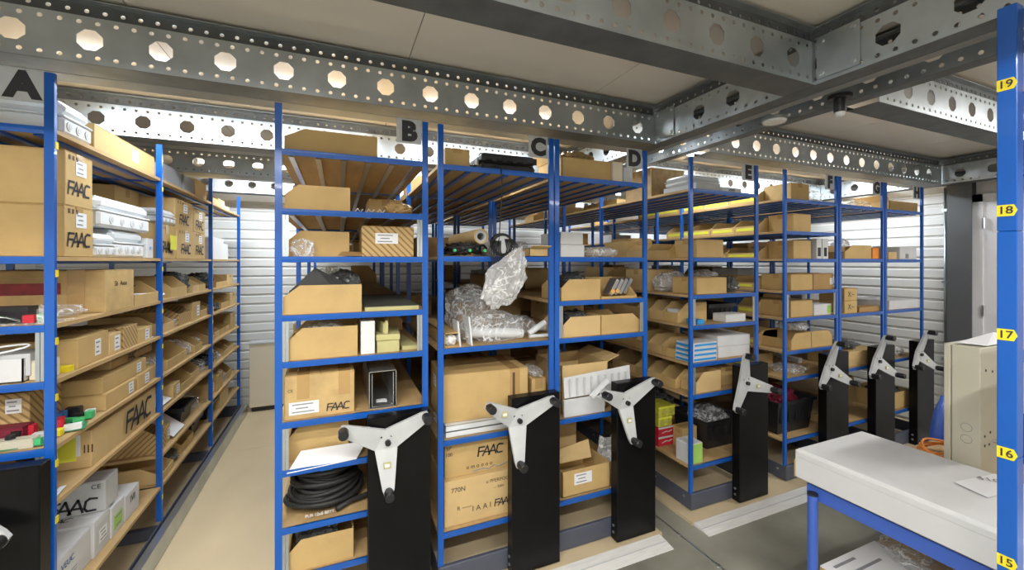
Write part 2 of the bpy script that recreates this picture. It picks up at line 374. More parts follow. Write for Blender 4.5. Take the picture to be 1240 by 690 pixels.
def enclosure(label, x0, x1, y0, y1, z0, z1, face='right', n=3, rz=0, rx=0, group=None):
    # white plastic control-unit housing with round knock-outs on one end
    L, D, Hh = x1 - x0, y1 - y0, z1 - z0
    t = thing('plastic_enclosure', label, 'enclosure', ((x0 + x1) / 2, (y0 + y1) / 2, z0), rz, group); t.rotation_euler[0] = rx
    MB().bbox(-L / 2, L / 2, -D / 2, D / 2, 0, Hh * .52, .012).build('base_tray', 'white_plastic', t)
    MB().bbox(-L / 2 + .004, L / 2 - .004, -D / 2 + .004, D / 2 - .004, Hh * .54, Hh, .022).build('lid', 'white_plastic', t)
    MB().bbox(-L / 2 - .002, L / 2 + .002, -D / 2 - .002, D / 2 + .002, Hh * .50, Hh * .56, .003).build('seal_rim', 'white_plastic', t)
    for i in range(n):
        y = (-.3 + .6 * i / max(1, n - 1)) * D; r = min(.022, Hh * .14)
        mb = MB()
        if face == 'right': mb.cyl((L / 2 - .002, y, Hh * .27), (L / 2 + .003, y, Hh * .27), r, 14)
        else: mb.cyl((y, -D / 2 + .002, Hh * .27), (y, -D / 2 - .003, Hh * .27), r, 14)
        mb.build('knockout', 'white_card', t)
        mb = MB()
        if face == 'right': mb.cyl((L / 2 - .002, y, Hh * .27), (L / 2 + .004, y, Hh * .27), r * .6, 12)
        else: mb.cyl((y, -D / 2 + .002, Hh * .27), (y, -D / 2 - .004, Hh * .27), r * .6, 12)
        mb.build('knockout_disc', 'wheel_grey', t)
    return t

# ------------------------------------------------------------------ room shell
XL, XR, YN, YB, ZC = -2.7, 5.5, -3.2, 5.5, 2.625
fl = struct(MB().box(XL - .1, XR + .1, YN - .1, YB + .1, -.1, 0).build('floor', 'concrete'))
ce = struct(MB().box(XL - .1, XR + .1, YN - .1, YB + .1, ZC + .012, ZC + .1).build('ceiling', 'wall_plain'))
# deck panels of the mezzanine with open joints
x = 0.315 - 3 * 1.055
while x < XR:
    for y0, y1 in ((YN, -.98), (-.98, 1.10), (1.10, 3.18), (3.18, YB)):
        xa, xb = max(XL, x + .002), min(XR, x + 1.053)
        if xb > xa: MB().box(xa, xb, y0 + .0015, y1 - .0015, ZC, ZC + .012).build('deck_panel', 'ceiling_panel', ce)
    x += 1.055
wl = struct(MB().box(XL - .1, XL, YN, YB, 0, ZC).build('wall_left', 'wall_plain'))
wn = struct(MB().box(XL, XR, YN - .1, YN, 0, ZC).build('wall_near', 'wall_plain'))
wb = struct(MB().box(XL, XR, YB, YB + .1, 0, ZC).build('wall_back', 'wall_plain'))
wr = struct(MB().box(XR, XR + .1, YN, YB, 0, ZC).build('wall_right', 'wall_plain'))
PP = 0.105
prof = [(0, .004), (.012, .004), (.022, .020), (PP - .012, .020), (PP - .002, .004), (PP, .004), (PP, 0), (0, 0)]
pb = pr = None
for i in range(25):
    z = i * PP
    if pb is None:
        pb = MB().prism(prof, lambda p, q: (XL, -q, p), lambda p, q: (XR, -q, p)).build('wall_plank', 'wall_panel', wb, (0, YB, z))
        pr = MB().prism(prof, lambda p, q: (-q, 1.90, p), lambda p, q: (-q, YB, p)).build('wall_plank', 'wall_panel', wr, (XR, 0, z))
    else:
        again('wall_plank', pb, wb, (0, YB, z)); again('wall_plank', pr, wr, (XR, 0, z))
# steel column, conduit and door on the right wall
t = thing('steel_column', 'dark grey steel column on right wall beside the white door', 'column', (XR - .071, 1.942, 0))
mb = MB(); mb.box(-.02, -.01, -.085, .085, 0, 2.5); mb.build('flange', 'column_grey', t)
MB().box(.06, .07, -.085, .085, 0, 2.5).build('flange', 'column_grey', t); MB().box(-.01, .06, -.006, .006, 0, 2.5).build('web', 'column_grey', t)
t = thing('conduit_pipe', 'thin grey conduit pipe running up the ribbed right wall', 'pipe', (XR - .035, 2.058, 0))
MB().cyl((0, 0, .2), (0, 0, 2.37), .012, 10).build('pipe', 'galv', t, smooth=True)
for z in (.7, 1.45, 2.15): MB().box(-.016, .03, -.022, .022, z - .012, z + .012).build('clamp', 'galv', t)
dr = struct(bpy.data.objects.new('door_1', None)); COL.objects.link(dr); dr.location = (XR, 1.36, 0)
MB().box(-.03, 0, -.44, .44, 0, 2.2).build('door_leaf', 'door_white', dr)
for s in (-1, 1): MB().box(-.05, 0, s * .475 - .035, s * .475 + .035, 0, 2.27).build('door_frame', 'door_white', dr)
MB().box(-.05, 0, -.51, .51, 2.2, 2.27).build('door_frame', 'door_white', dr)
for z in (.3, 1.2, 2.0): MB().cyl((-.06, .43, z - .05), (-.06, .43, z + .05), .012, 10).build('hinge', 'steel', dr)
MB().box(-.034, -.03, .30, .315, .1, 2.1).build('edge_groove', 'column_grey', dr)

# plywood platforms, ramps, rails
t = thing('plywood_platform', 'beige plywood platform under the racks A to D and the aisle', 'platform', (0, 0, 0))
xs = [XL + .05, -1.45, -.235, .98, 1.80]
for i, (a, b) in enumerate(zip(xs, xs[1:])):
    for y0, y1 in ((1.93, 4.2), (4.2, 5.40)): MB().box(a + .0012, b - .0012, y0 + .0012, y1 - .0012, 0, .018).build('plywood_sheet', 'ply', t)
t = thing('plywood_platform', 'beige plywood platform under the racks E to H', 'platform', (0, 0, 0))
xs = [2.04, 3.26, 4.48, 5.40]
for i, (a, b) in enumerate(zip(xs, xs[1:])):
    for y0, y1 in ((1.93, 4.2), (4.2, 5.40)): MB().box(a + .0012, b - .0012, y0 + .0012, y1 - .0012, 0, .018).build('plywood_sheet', 'ply', t)
for a, b, lb in ((XL + .05, 1.775, 'white ramp strip along the front of racks A to D'), (2.05, 5.40, 'white ramp strip along the front of racks E to H')):
    t = thing('ramp_strip', lb, 'ramp', ((a + b) / 2, 1.875, 0)); hw = (b - a) / 2
    MB().prism([(-.06, 0), (.054, 0), (.054, .018), (-.005, .0125), (-.06, .003)], lambda p, q: (-hw, p, q), lambda p, q: (hw, p, q)).build('wedge', 'ramp_white', t)
    MB().box(-hw, hw, -.008, -.002, .0115, .0145).build('groove', 'wheel_grey', t)
t = thing('floor_rail', 'thin steel floor rail in the concrete gap beside rack D', 'rail', (1.90, 0, 0))
MB().box(-.006, .006, .9, 5.3, 0, .004).build('bar', 'steel', t)
for y in (1.35, 1.52, 1.62, 1.9, 2.4): MB().cyl((0, y, 0), (0, y, .007), .012, 10).build('bolt', 'steel', t)

# ------------------------------------------------------------------ perforated steel joists
ZB, SP, BP = 2.376, 0.0525, 0.209
def perf(mb, f, s0, s1, t0, t1, pitch, r, phase=0.0, sq=1.0):
    # plate strip between t0 and t1 along s, one octagonal hole per pitch; f maps (s, t) to 3-D
    n0 = math.ceil((s0 - phase) / pitch); c0 = [k for k in range(n0, n0 + 4000) if phase + (k + .5) * pitch <= s1 and phase + (k - .5) * pitch >= s0]
    hh = (t1 - t0) / 2; tc = (t0 + t1) / 2; hw = pitch / 2
    if not c0: mb.add([f(s0, t0), f(s1, t0), f(s1, t1), f(s0, t1)], [(0, 1, 2, 3)]); return
    a, b = phase + (c0[0] - .5) * pitch, phase + (c0[-1] + .5) * pitch
    for p, q in ((s0, a), (b, s1)):
        if q - p > 1e-4: mb.add([f(p, t0), f(q, t0), f(q, t1), f(p, t1)], [(0, 1, 2, 3)])
    k41 = .414
    ring = [(1, k41), (k41, 1), (-k41, 1), (-1, k41), (-1, -k41), (-k41, -1), (k41, -1), (1, -k41)]
    for k in c0:
        sc = phase + k * pitch
        V = [f(sc + r * x, tc + r * y * sq) for x, y in ring] + [f(sc + hw * x, tc + hh * y) for x, y in ring] + [f(sc + hw * x, tc + hh * y) for x, y in ((1, 1), (-1, 1), (-1, -1), (1, -1))]
        F = [(i, (i + 1) % 8, 8 + (i + 1) % 8, 8 + i) for i in range(8)] + [(8, 9, 16), (10, 11, 17), (12, 13, 18), (14, 15, 19)]
        mb.add(V, F)
def joist(label, axis, pos, s0, s1, back=1, lip=True, phase=-0.003, group=None, fw=.13):
    # C-section joist along X (axis 'x', web at Y=pos) or Y; back = side the flanges go to
    def P(s, d, z): return (s, pos + back * d, z) if axis == 'x' else (pos + back * d, s, z)
    t = thing('steel_joist', label, 'beam', P((s0 + s1) / 2, 0, ZB), 0, group); o = Vector(t.location)
    G = lambda s, d, z: Vector(P(s, d, z)) - o
    ph2 = phase + .026
    mb = MB(); perf(mb, lambda s, q: G(s, 0, q), s0, s1, ZB, ZB + .046, SP, .0075, ph2)
    perf(mb, lambda s, q: G(s, 0, q), s0, s1, ZB + .046, ZB + .128, BP, .037, phase)
    perf(mb, lambda s, q: G(s, 0, q), s0, s1, ZB + .128, ZB + .172, SP, .0075, ph2)
    ob = mb.build('web', 'galv', t)
    mb = MB(); mb.add([G(s0, 0, ZB + .172), G(s1, 0, ZB + .172), G(s1, .022, ZB + .178), G(s0, .022, ZB + .178)], [(0, 1, 2, 3)])
    perf(mb, lambda s, q: G(s, .022, q), s0, s1, ZB + .178, ZB + .226, SP, .0075, ph2 + .012); up = mb.build('upper_band', 'galv_shaded', t)
    mb = MB(); mb.add([G(s0, .022, ZB + .226), G(s1, .022, ZB + .226), G(s1, -.004, ZB + .232), G(s0, -.004, ZB + .232)], [(0, 1, 2, 3)])
    mb.add([G(s0, -.004, ZB + .232), G(s1, -.004, ZB + .232), G(s1, min(.11, fw + .03), ZB + .246), G(s0, min(.11, fw + .03), ZB + .246)], [(0, 1, 2, 3)]); tf = mb.build('top_flange', 'galv', t)
    mb = MB(); mb.add([G(s0, 0, ZB), G(s1, 0, ZB), G(s1, fw, ZB), G(s0, fw, ZB)], [(0, 1, 2, 3)])
    mb.add([G(s0, fw, ZB), G(s1, fw, ZB), G(s1, fw, ZB + .02), G(s0, fw, ZB + .02)], [(0, 1, 2, 3)]); bf = mb.build('bottom_flange', 'galv_shaded', t)
    for q in (ob, up, tf, bf):
        md = q.modifiers.new('sheet', 'SOLIDIFY'); md.thickness = .0025; md.offset = 0
    # pressed dimples under the bottom flange
    if lip:
        lp = MB(); a, b = G(s0, fw + .008, ZB - .001), G(s1, fw + (.105 if fw > .1 else .06), ZB + .003)
        lp.box(min(a.x, b.x), max(a.x, b.x), min(a.y, b.y), max(a.y, b.y), min(a.z, b.z), max(a.z, b.z)); lp.build('lip_plate', 'column_mid', t)
    return t
TX0, TX1 = 1.81, 2.125
joist('long perforated steel joist over the signs A to D', 'x', 2.0, XL, TX0 - .003)
joist('perforated steel joist at upper centre meeting the main beam', 'x', 1.075, XL, TX0 - .003, lip=False)
joist('perforated steel joist over the signs E to H', 'x', 2.0, TX1 + .14, 5.24)
joist('pale perforated steel joist behind the numbered blue post', 'x', 1.075, TX1 + .14, 5.24, lip=False)
joist('bright perforated steel joist behind sign A over the first aisle', 'x', 3.06, XL, TX0 - .003)
joist('second perforated steel joist deep over racks A to D', 'x', 4.10, XL, TX0 - .003)
joist('rearmost perforated steel joist over racks A to D near the back wall', 'x', 5.12, XL, TX0 - .003, lip=False)
joist('perforated steel joist deep over racks E to H, first behind the signs', 'x', 3.06, TX1 + .14, 5.24)
joist('perforated steel joist deep over racks E to H, second behind the signs', 'x', 4.10, TX1 + .14, 5.24)
joist('rearmost perforated steel joist over racks E to H', 'x', 5.12, TX1 + .14, 5.24, lip=False)
joist('perforated steel joist overhead behind the camera position, left of main beam', 'x', 0.02, XL, TX0 - .003, lip=False)
joist('left half of the double main beam crossing to the upper right', 'y', TX0, -2.2, 5.2, 1, fw=.085)
joist('right half of the double main beam crossing to the upper right', 'y', TX1, -2.2, 5.2, 1, lip=False, fw=.07)
joist('perforated steel edge beam along the right wall', 'y', 5.25, -1.0, 5.3, 1, lip=False)
# joint plates with bolts where joists meet the main beam
for nm, x0, y in (('galvanised joint plate with bolts at the centre beam crossing', TX0 - .004, .99), ('galvanised joint plate with bolts at the corner over sign D', TX0 - .004, 1.92)):
    t = thing('joint_plate', nm, 'bracket', (x0 - .003, y, ZB + .1))
    MB().box(-.002, .003, -.075, .075, -.085, .085).build('plate', 'galv', t)
    for dy in (-.055, .055):
        for dz in (-.065, .065): MB().cyl((-.002, dy, dz), (-.010, dy, dz), .009, 6).build('bolt', 'steel', t)
# round downlights
def downlight(label, x, y, r, drop, dark=True):
    t = thing('ceiling_spotlight', label, 'lamp', (x, y, ZB))
    MB().cyl((0, 0, -.001), (0, 0, -.018), r, 24).build('mount_disc', 'black_plastic' if dark else 'galv', t, smooth=False)
    if dark:
        MB().tube([(0, 0, -.018), (0, 0, -.05), (0, 0, -.075)], [r * .5, r * .52, r * .48], 20).build('barrel', 'black_plastic', t)
        MB().tube([(0, 0, -.075), (0, 0, -.088), (0, 0, -.094)], [r * .42, r * .40, r * .22], 20).build('lens', 'lamp_lens', t)
    else:
        MB().tube([(0, 0, -.018), (0, 0, -.026), (0, 0, -.030)], [r * .98, r * .9, r * .5], 28).build('lens', 'lamp_lens', t)
p = onZ(1018, 112, ZB); downlight('black ceiling spotlight with glass lens under the beam crossing', 2.02, 1.10, .045, .08)
downlight('flat oval-looking round ceiling lamp on the main beam left of the spotlight', 2.03, 1.40, .055, .03, False)
# strip luminaires
for i, (x, y, ln, wt, colr) in enumerate(LAMPS):
    nm = ('cool', 'warm')[colr is LAMP_WARM]
    where = {2.66: 'first joist bay behind the signs', 4.62: 'rear joist bay', -.55: 'bay behind the camera', .42: 'bay above the camera', -1.6: 'far bay behind the camera'}[y]
    t = thing('strip_light', f'strip light in the {where}, ' + (f'over racks {["A and B", "C and D", "E and F", "G and H"][i % 4]}' if i < 8 else f'{["its left one, an added unseen fill", "its right one, an added unseen fill"][(i - 8) % 2]}'), 'lamp', (x, y, ZC))
    MB().bbox(-ln / 2, ln / 2, -.035, .035, -.035, -.0005, .006).build('housing', 'lamp_body', t)
    MB().cyl((-ln / 2 + .02, 0, -.055), (ln / 2 - .02, 0, -.055), .014, 12).build('tube', 'tube_glow_' + nm, t, smooth=True)
    for s in (-1, 1): MB().box(s * (ln / 2 - .01) - .01, s * (ln / 2 - .01) + .01, -.018, .018, -.075, -.035).build('lamp_holder', 'lamp_body', t)
    ld = bpy.data.lights.new('strip_light_glow', 'AREA'); ld.shape = 'RECTANGLE'; ld.size = ln; ld.size_y = .08; ld.energy = wt; ld.color = colr
    lo = bpy.data.objects.new('strip_light_glow', ld); COL.objects.link(lo); lo.parent = t; lo.location = (0, 0, -.078)

t = thing('strip_light', 'glowing tube light hung lengthwise between racks B and C', 'lamp', (.60, 3.72, ZB - .003))
MB().bbox(-.03, .03, -.56, .56, -.03, 0, .005).build('housing', 'lamp_body', t); MB().cyl((0, -.54, -.046), (0, .54, -.046), .013, 12).build('tube', 'tube_glow_cool', t, smooth=True)
for s_ in (-1, 1): MB().box(-.016, .016, s_ * .55 - .01, s_ * .55 + .01, -.062, -.03).build('lamp_holder', 'lamp_body', t)

# ------------------------------------------------------------------ mobile racks
YF = 2.03; PW = 0.028
BAYS = [2.03, 3.04, 4.10, 5.14]
ROWS = {
 'A': (-1.605, -.950, [2.137, 1.668, 1.42, 1.214, .972, .766, .33]),
 'B': (-.25, .41, [2.14, 1.88, 1.672, 1.415, 1.212, .949, .74, .489, .275]),
 'C': (.459, 1.112, [2.137, 1.676, 1.212, .75, .288]),
 'D': (1.120, 1.772, [2.132, 1.675, 1.425, 1.214, .757, .296]),
 'E': (2.123, 2.775, [2.13, 1.675, 1.428, 1.225, .978, .768, .302]),
 'F': (3.055, 3.710, [2.12, 1.878, 1.67, 1.427, 1.224, .978, .776, .318]),
 'G': (3.722, 4.360, [2.112, 1.672, 1.221, .774, .325]),
 'H': (4.374, 4.998, [2.105, 1.668, 1.222, .786, .328]),
}
WHEEL = {'A': (92, -1.19), 'B': (152, .2), 'C': (148, .849), 'D': (155, 1.529), 'E': (105, 2.518), 'F': (88, 3.432), 'G': (85, 4.061), 'H': (83, 4.697)}
NOTES = {'A': 'blue mobile rack A at far left with white-box bottom shelf', 'B': 'blue mobile rack B with a coiled black hose', 'C': 'blue mobile rack C with a hanging white bag',
         'D': 'blue mobile rack D at the corner of the main beam', 'E': 'blue mobile rack E with red and lime boxes at its foot', 'F': 'blue mobile rack F with a big black crate',
         'G': 'blue mobile rack G between racks F and H', 'H': 'blue mobile rack H, the last before the right wall'}
_c = {}
def post_mesh(h):
    # folded-angle upright with lips
    pr = [(0, 0), (PW, 0), (PW, .006), (.005, .006), (.005, PW - .006), (.012, PW - .006), (.012, PW), (0, PW)]
    pr = [(0, 0), (PW, 0), (PW, PW * .55), (PW - .004, PW * .55), (PW - .004, .005), (.004, .005), (.004, PW * .55), (0, PW * .55)]
    return pr
DOUBLE_TIE = {'B': (1, 3, 5, 7), 'D': (2,), 'E': (2, 4), 'F': (3,), 'A': (2, 4)}
def rack(key):
    x0, x1, lv = ROWS[key]; W = x1 - x0; cx = (x0 + x1) / 2
    t = thing('mobile_rack', NOTES[key], 'rack', (cx, YF, .018))
    hx = W / 2; zb = .11; top = 2.335
    def L(z): return z - .018
    # carriage
    for s in (-1, 1): MB().bbox(s * (hx - .003) - .003, s * (hx - .003) + .003, -.0125, 3.13, .006, .112, .003).build('carriage_rail', 'base_grey', t)
    MB().bbox(-hx + .0065, hx - .0065, -.012, .012, .006, .112, .003).build('carriage_front', 'base_grey', t)
    MB().bbox(-hx + .0065, hx - .0065, 3.10, 3.125, .006, .112, .003).build('carriage_back', 'base_grey', t)
    for y in (1.0, 2.05): MB().box(-hx + .0065, hx - .0065, y, y + .04, .01, .07).build('carriage_tie', 'base_grey', t)
    for s in (-1, 1):
        for y in ((.05, .32, 1.1, 2.1) if (key, s) in (('E', -1), ('F', -1), ('A', 1)) else ()): MB().cyl((s * hx, y, .075), (s * (hx + .004), y, .075), .008, 8).build('carriage_bolt', 'steel', t)
    if key == 'A':
        MB().box(hx + .0085, hx + .052, -.012, 3.16, .004, .008).build('carriage_ledge', 'base_grey', t); MB().bbox(hx + .050, hx + .056, -.012, 3.16, .004, .112, .002).build('carriage_skirt', 'galv', t)
        MB().box(hx + .0085, hx + .0495, -.012, 3.16, .095, .099).build('carriage_top', 'steel', t)
    # uprights
    pm = None
    for yi, y in enumerate(BAYS):
        for s in (-1, 1):
            xa = -hx if s < 0 else hx - PW
            if pm is None:
                pm = MB().prism(post_mesh(1), lambda p, q: (p, q, zb), lambda p, q: (p, q, top - .018)).build('upright', 'blue', t, (xa, 0, 0))
            else: again('upright', pm, t, (xa, y - YF - (0 if yi == 0 else PW * .5), 0))
    # shelves
    bh = .026
    for li, z in enumerate(lv):
        zz = L(z)
        sb = None
        for bi, (ya, yb) in enumerate(zip(BAYS, BAYS[1:])):
            ya, yb = ya - YF + (.006 if bi == 0 else 0), yb - YF
            MB().box(-hx + .006, hx - .006, ya + .002, yb - .002, zz - .016, zz).build('shelf_board', 'board', t)
        for k in range(6):
            xk = -hx + .06 + (W - .12) * k / 5
            if sb is None: sb = MB().box(-.011, .011, .03, 3.05, zz - .0275, zz - .0165).build('shelf_support', 'steel' if key == 'B' else 'blue', t, (xk, 0, 0))
            else: again('shelf_support', sb, t, (xk, 0, 0))
        for yi, y in enumerate(BAYS):
            yy = y - YF - (0 if yi == 0 else PW * .5)
            MB().prism([(0, zz - bh), (.006, zz - bh), (.012, zz - .010), (.012, zz - .0), (-.002, zz - .0), (-.002, zz - .012)], lambda p, q: (-hx + PW - .002, yy + p, q), lambda p, q: (hx - PW + .002, yy + p, q)).build('cross_beam', 'blue', t)
    # galvanised tie plates between close shelves
    for li in DOUBLE_TIE.get(key, ()):
        z1_, z0_ = L(lv[li]), L(lv[li + 1]) if li + 1 < len(lv) else L(lv[li]) - .2
        for s in (-1, 1):
            xa = s * (hx - PW - .012)
            MB().box(xa - .013, xa - .001, .004, .008, z0_ + .002, z1_ - .004).build('tie_plate', 'galv', t)
            MB().box(xa + .001, xa + .013, .004, .008, z0_ + .002, z1_ - .004).build('tie_plate', 'galv', t)
    # drive column and handwheel
    ca, cb = hx - .285, hx - .002
    co = MB().bbox(ca, cb, -.075, -.013, .004, .925, .004).build('drive_column', 'black', t); co['label'] = 'black drive column'
    for z in (.05, .09): MB().cyl((ca, -.04, z), (ca - .004, -.04, z), .008, 8).build('column_screw', 'steel', co)
    MB().box(cb - .0, cb + .0, -.01, -.01, 0, 0)
    ang, wx = WHEEL[key]; zc = .835 - .018; R0 = .205
    yw = -.100; DISH = .045; arms = []; mbw = MB()
    yo = lambda pr: -DISH * (pr - .0285) / (R0 - .0285)
    nt = [Vector((math.cos(R(ang + 60 + 120 * k)), math.sin(R(ang + 60 + 120 * k)))) * .057 for k in range(3)]
    def slab(pts, th=.016):
        n_ = len(pts); mbw.add(list(pts) + [(x_, y_ + th, z_) for x_, y_, z_ in pts], [tuple(range(n_)), tuple(range(n_, 2 * n_))[::-1]] + [(q, (q + 1) % n_, n_ + (q + 1) % n_, n_ + q) for q in range(n_)])
    slab([(q.x, 0, q.y) for q in nt])
    for k in range(3):
        th = R(ang + 120 * k); d = Vector((math.cos(th), math.sin(th))); n = Vector((-d.y, d.x))
        pts = []
        for rr, hw_ in ((R0 - .012, -.026), (R0 + .014, -.017), (R0 + .014, .017), (R0 - .012, .026)):
            q = d * rr + n * hw_; pts.append((q.x, yo(rr), q.y))
        slab([(nt[k - 1].x, 0, nt[k - 1].y)] + pts + [(nt[k].x, 0, nt[k].y)])
    wh = mbw.build('handwheel', 'wheel_grey', t, (wx - cx, yw, zc)); wh['label'] = 'three-armed grey handwheel with black knobs'
    MB().cyl((0, .016, 0), (0, .027, 0), .03, 16).build('wheel_axle', 'black_plastic', wh)
    for k in range(3):
        th = R(ang + 120 * k); px, pz = math.cos(th) * R0 * .985, math.sin(th) * R0 * .985; ye = yo(R0) + .004
        MB().tube([(px, ye, pz), (px, ye - .006, pz), (px, ye - .010, pz), (px, ye - .056, pz), (px, ye - .060, pz)], [.018, .018, .0205, .0205, .017], 16).build('knob', 'black_plastic', wh)
    MB().cyl((0.008, 0, 0), (.008, -.016, 0), .013, 12).build('lock_pin', 'black_plastic', wh)
    for dx in (-.020, .024): MB().cyl((dx, .0, .026), (dx, -.0015, .026), .0045, 8).build('screw_hole', 'ink', wh)
    th = R(ang + 120) if key in 'BD' else R(ang) if key == 'C' else R(ang + 240)
    px, pz = math.cos(th) * .095, math.sin(th) * .095; ys_ = yo(.095) - .0075
    MB().box(px - .015, px + .015, ys_, ys_ + .008, pz - .013, pz + .013).build('wheel_sticker', 'olive_foam', wh)
    MB().box(px - .010, px + .010, ys_ - .0006, ys_, pz - .006, pz + .007).build('sticker_print', 'paper', wh)
    # letter sign
    sx1 = hx - PW - .003; sx0 = sx1 - .118
    sg = MB().bbox(sx0, sx1, .012, .016, 2.224 - .018, 2.344 - .018, .002).build('letter_sign', 'wheel_grey', t); sg['label'] = f'grey sign with black letter {key}'
    link('letter', text_mesh(key, .125, 'ink', .008), sg, ((sx0 + sx1) / 2, .0112, 2.279 - .018), (R(90), 0, 0))
    # extra low shelf in the rear bays of rack A
    if key == 'A':
        for ya, yb in zip(BAYS[1:], BAYS[2:]): MB().box(-hx + .006, hx - .006, ya - YF + .002, yb - YF - .002, L(.508) - .016, L(.508)).build('shelf_board', 'board', t)
    # yellow level tags on the aisle side of the uprights
    face = 1 if key in 'A' else -1
    if key in 'A':
        tg = None
        for yi in (0, 1, 2):
            for z in lv:
                zz = L(z) - .075
                xx = hx + .0008 if face > 0 else -hx - .0008
                yy = BAYS[yi] - YF + (.006 if yi == 0 else -.012)
                if tg is None: tg = MB().box(-.0008, .0008, 0, .016, 0, .026).build('level_tag', 'yellow', t, (xx, yy, zz))
                else: again('level_tag', tg, t, (xx, yy, zz))
    return t
for k in ROWS: rack(k)

# ------------------------------------------------------------------ goods on the racks
def lev(key, i): return ROWS[key][2][i] + .0006
ORD = ['first', 'second', 'third', 'fourth', 'fifth', 'sixth', 'seventh', 'eighth', 'ninth', 'tenth', 'eleventh', 'twelfth']
SHELF = ['top', 'second', 'third', 'fourth', 'fifth', 'sixth', 'seventh', 'eighth', 'ninth']
def FB(key, li, u0, u1, vt, depth=.3, inset=0.0):
    y = YF + .026 + inset; z0 = lev(key, li)
    a, b = onY(u0, vt, y), onY(u1, vt, y)
    rx0, rx1, lv = ROWS[key]; cap = lv[li - 1] - .047 if li else 9
    xb = min(b.x, rx1 - .01); xa = max(min(a.x, xb - .05), rx0 + .01)
    return xa, xb, y, y + depth, z0, min(cap, max(z0 + .008, (a.z + b.z) / 2))
def SA(li, u0, u1, vt, depth=.3, inset=0.0, z0=None):
    x1 = -.962 - inset; z0 = lev('A', li) if z0 is None else z0
    a, b = onX(u0, vt, x1), onX(u1, vt, x1)
    return x1 - depth, x1, a.y, min(b.y, 3.02), z0, min(max(z0 + .008, a.z), ROWS['A'][2][li - 1] - .047 if li else 9)
def J(a=1.2): return R(random.uniform(-a, a))

# ---- rack A, near bay
E0 = SA(0, 69, 112, 115, .30); enclosure('white plastic enclosure lying on the top shelf of rack A by sign', E0[0], E0[1], E0[2] + .035, E0[3], E0[4], E0[4] + .13, 'right', 3)
b = SA(0, 114, 187, 152, .22); carton('long narrow brown carton on the top shelf of rack A, near bay', b[0], b[1], b[2], b[3], b[4], b[4] + .105, 'card', stick=[('right', .62, .5, .07, .06)])
MB_ = SA(0, 0, 40, 120)
ORIENT = [('right', .5, .50, .048)]
def big_carton(label, x0, x1, y0, y1, z0, z1, lb=True, m='card', lh=.064, rz=0):
    st = [('right', .55, .74, .075, .06)] if lb else []
    t = carton(label, x0, x1, y0, y1, z0, z1, m, stick=st, rz=rz)
    d = (x1 - x0, y1 - y0, z1 - z0)
    k = min(lh, (y1 - y0) * .84 / 3.2)
    logo(t, 'right', d, .48, .34, k)
    for i in range(3):
        mb = MB(); w_ = .006; mb.box(-w_, w_, -.009, .009, 0, .0005); mb.build('handling_mark', 'ink_brown', t, face_pos('right', d, .14 + .13 * i, .9), ROTS['right'])
    return t
b = SA(1, 69, 112, 166, .46); zt = b[5]; zm = (b[4] + zt) / 2 - .012
big_carton('upper brown logo carton of the pair beside the front post of rack A', b[0], b[1], b[2] + .045, b[3], zm + .001, zt - .012, rz=R(.6))
big_carton('lower brown logo carton of the pair beside the front post of rack A', b[0], b[1], b[2] + .045, b[3] + .005, b[4], zm)
ys = onX(113, 300, -.970).y
enclosure('white plastic enclosure with knock-outs at the front of the stack, rack A', -1.22, -.965, ys + .005, ys + .20, lev('A', 1), lev('A', 1) + .105, 'right', 3)
enclosure('wide white plastic enclosure under the topmost one, rack A second shelf', -1.25, -.985, ys + .21, ys + .55, lev('A', 1), lev('A', 1) + .138, 'right', 4)
enclosure('topmost white plastic enclosure of the stack on second shelf, rack A', -1.25, -.975, ys + .06, ys + .59, lev('A', 1) + .1392, lev('A', 1) + .278, 'right', 4)
carton('short white and blue box at the end of the enclosure stack, rack A', -1.15, -.975, ys + .56, ys + .64, lev('A', 1), lev('A', 1) + .11, 'white_card', tape=False, words=[('right', .5, .5, 'M', .03, 'blue_print')])
b = SA(2, 128, 162, 331, .50); t = carton('old taped brown carton with a dark red strip, third shelf of rack A', b[0], b[1], b[2], b[3], b[4], b[4] + .19, 'card_old', tape=False)
d = (b[1] - b[0], b[3] - b[2], .19)
MB().box(-.19, .10, -d[1] / 2 - .0012, -d[1] / 2, .085, .135).build('red_tape', 'tape_red', t)
for xx in (-.13, .15): MB().box(xx - .03, xx + .03, -d[1] / 2 - .0016, d[1] / 2 + .0016, -.0, .1915).build('clear_tape', 'tape', t)
word(t, 'right', d, .5, .66, 'Sb  Asso', .035, 'ink_brown')
crumple('plastic_bag', 'clear plastic bag lying in front of the taped carton, rack A', 'bag', -1.25, -.965, 2.215, 2.37, lev('A', 2), lev('A', 2) + .055, 'bag', 3)
b = SA(2, 163, 195, 340, .28); bin_box('brown bin with wires sticking out, third shelf of rack A, near bay', 'right', b[0], b[1], b[2], b[3] - .01, b[4], b[4] + .12)
carton('pair of small white boxes in front of the wire bin, rack A', -1.02, -.970, b[2] + .10, b[2] + .17, b[4] + .006, b[4] + .055, 'white_card', tape=False)
t = thing('wire_bundle', 'loose black and green wires in a bin on the third shelf of rack A', 'wires', (-1.08, b[2] + .12, b[4] + .01))
for i in range(7):
    pts = [(random.uniform(-.08, .08), random.uniform(-.07, .07), .02 + .1 * math.sin(k / 5 * math.pi) + random.uniform(0, .02)) for k in range(6)]
    MB().tube(pts, .003, 6).build('wire', ['rubber', 'connector_green', 'white_plastic'][i % 3], t, smooth=True)
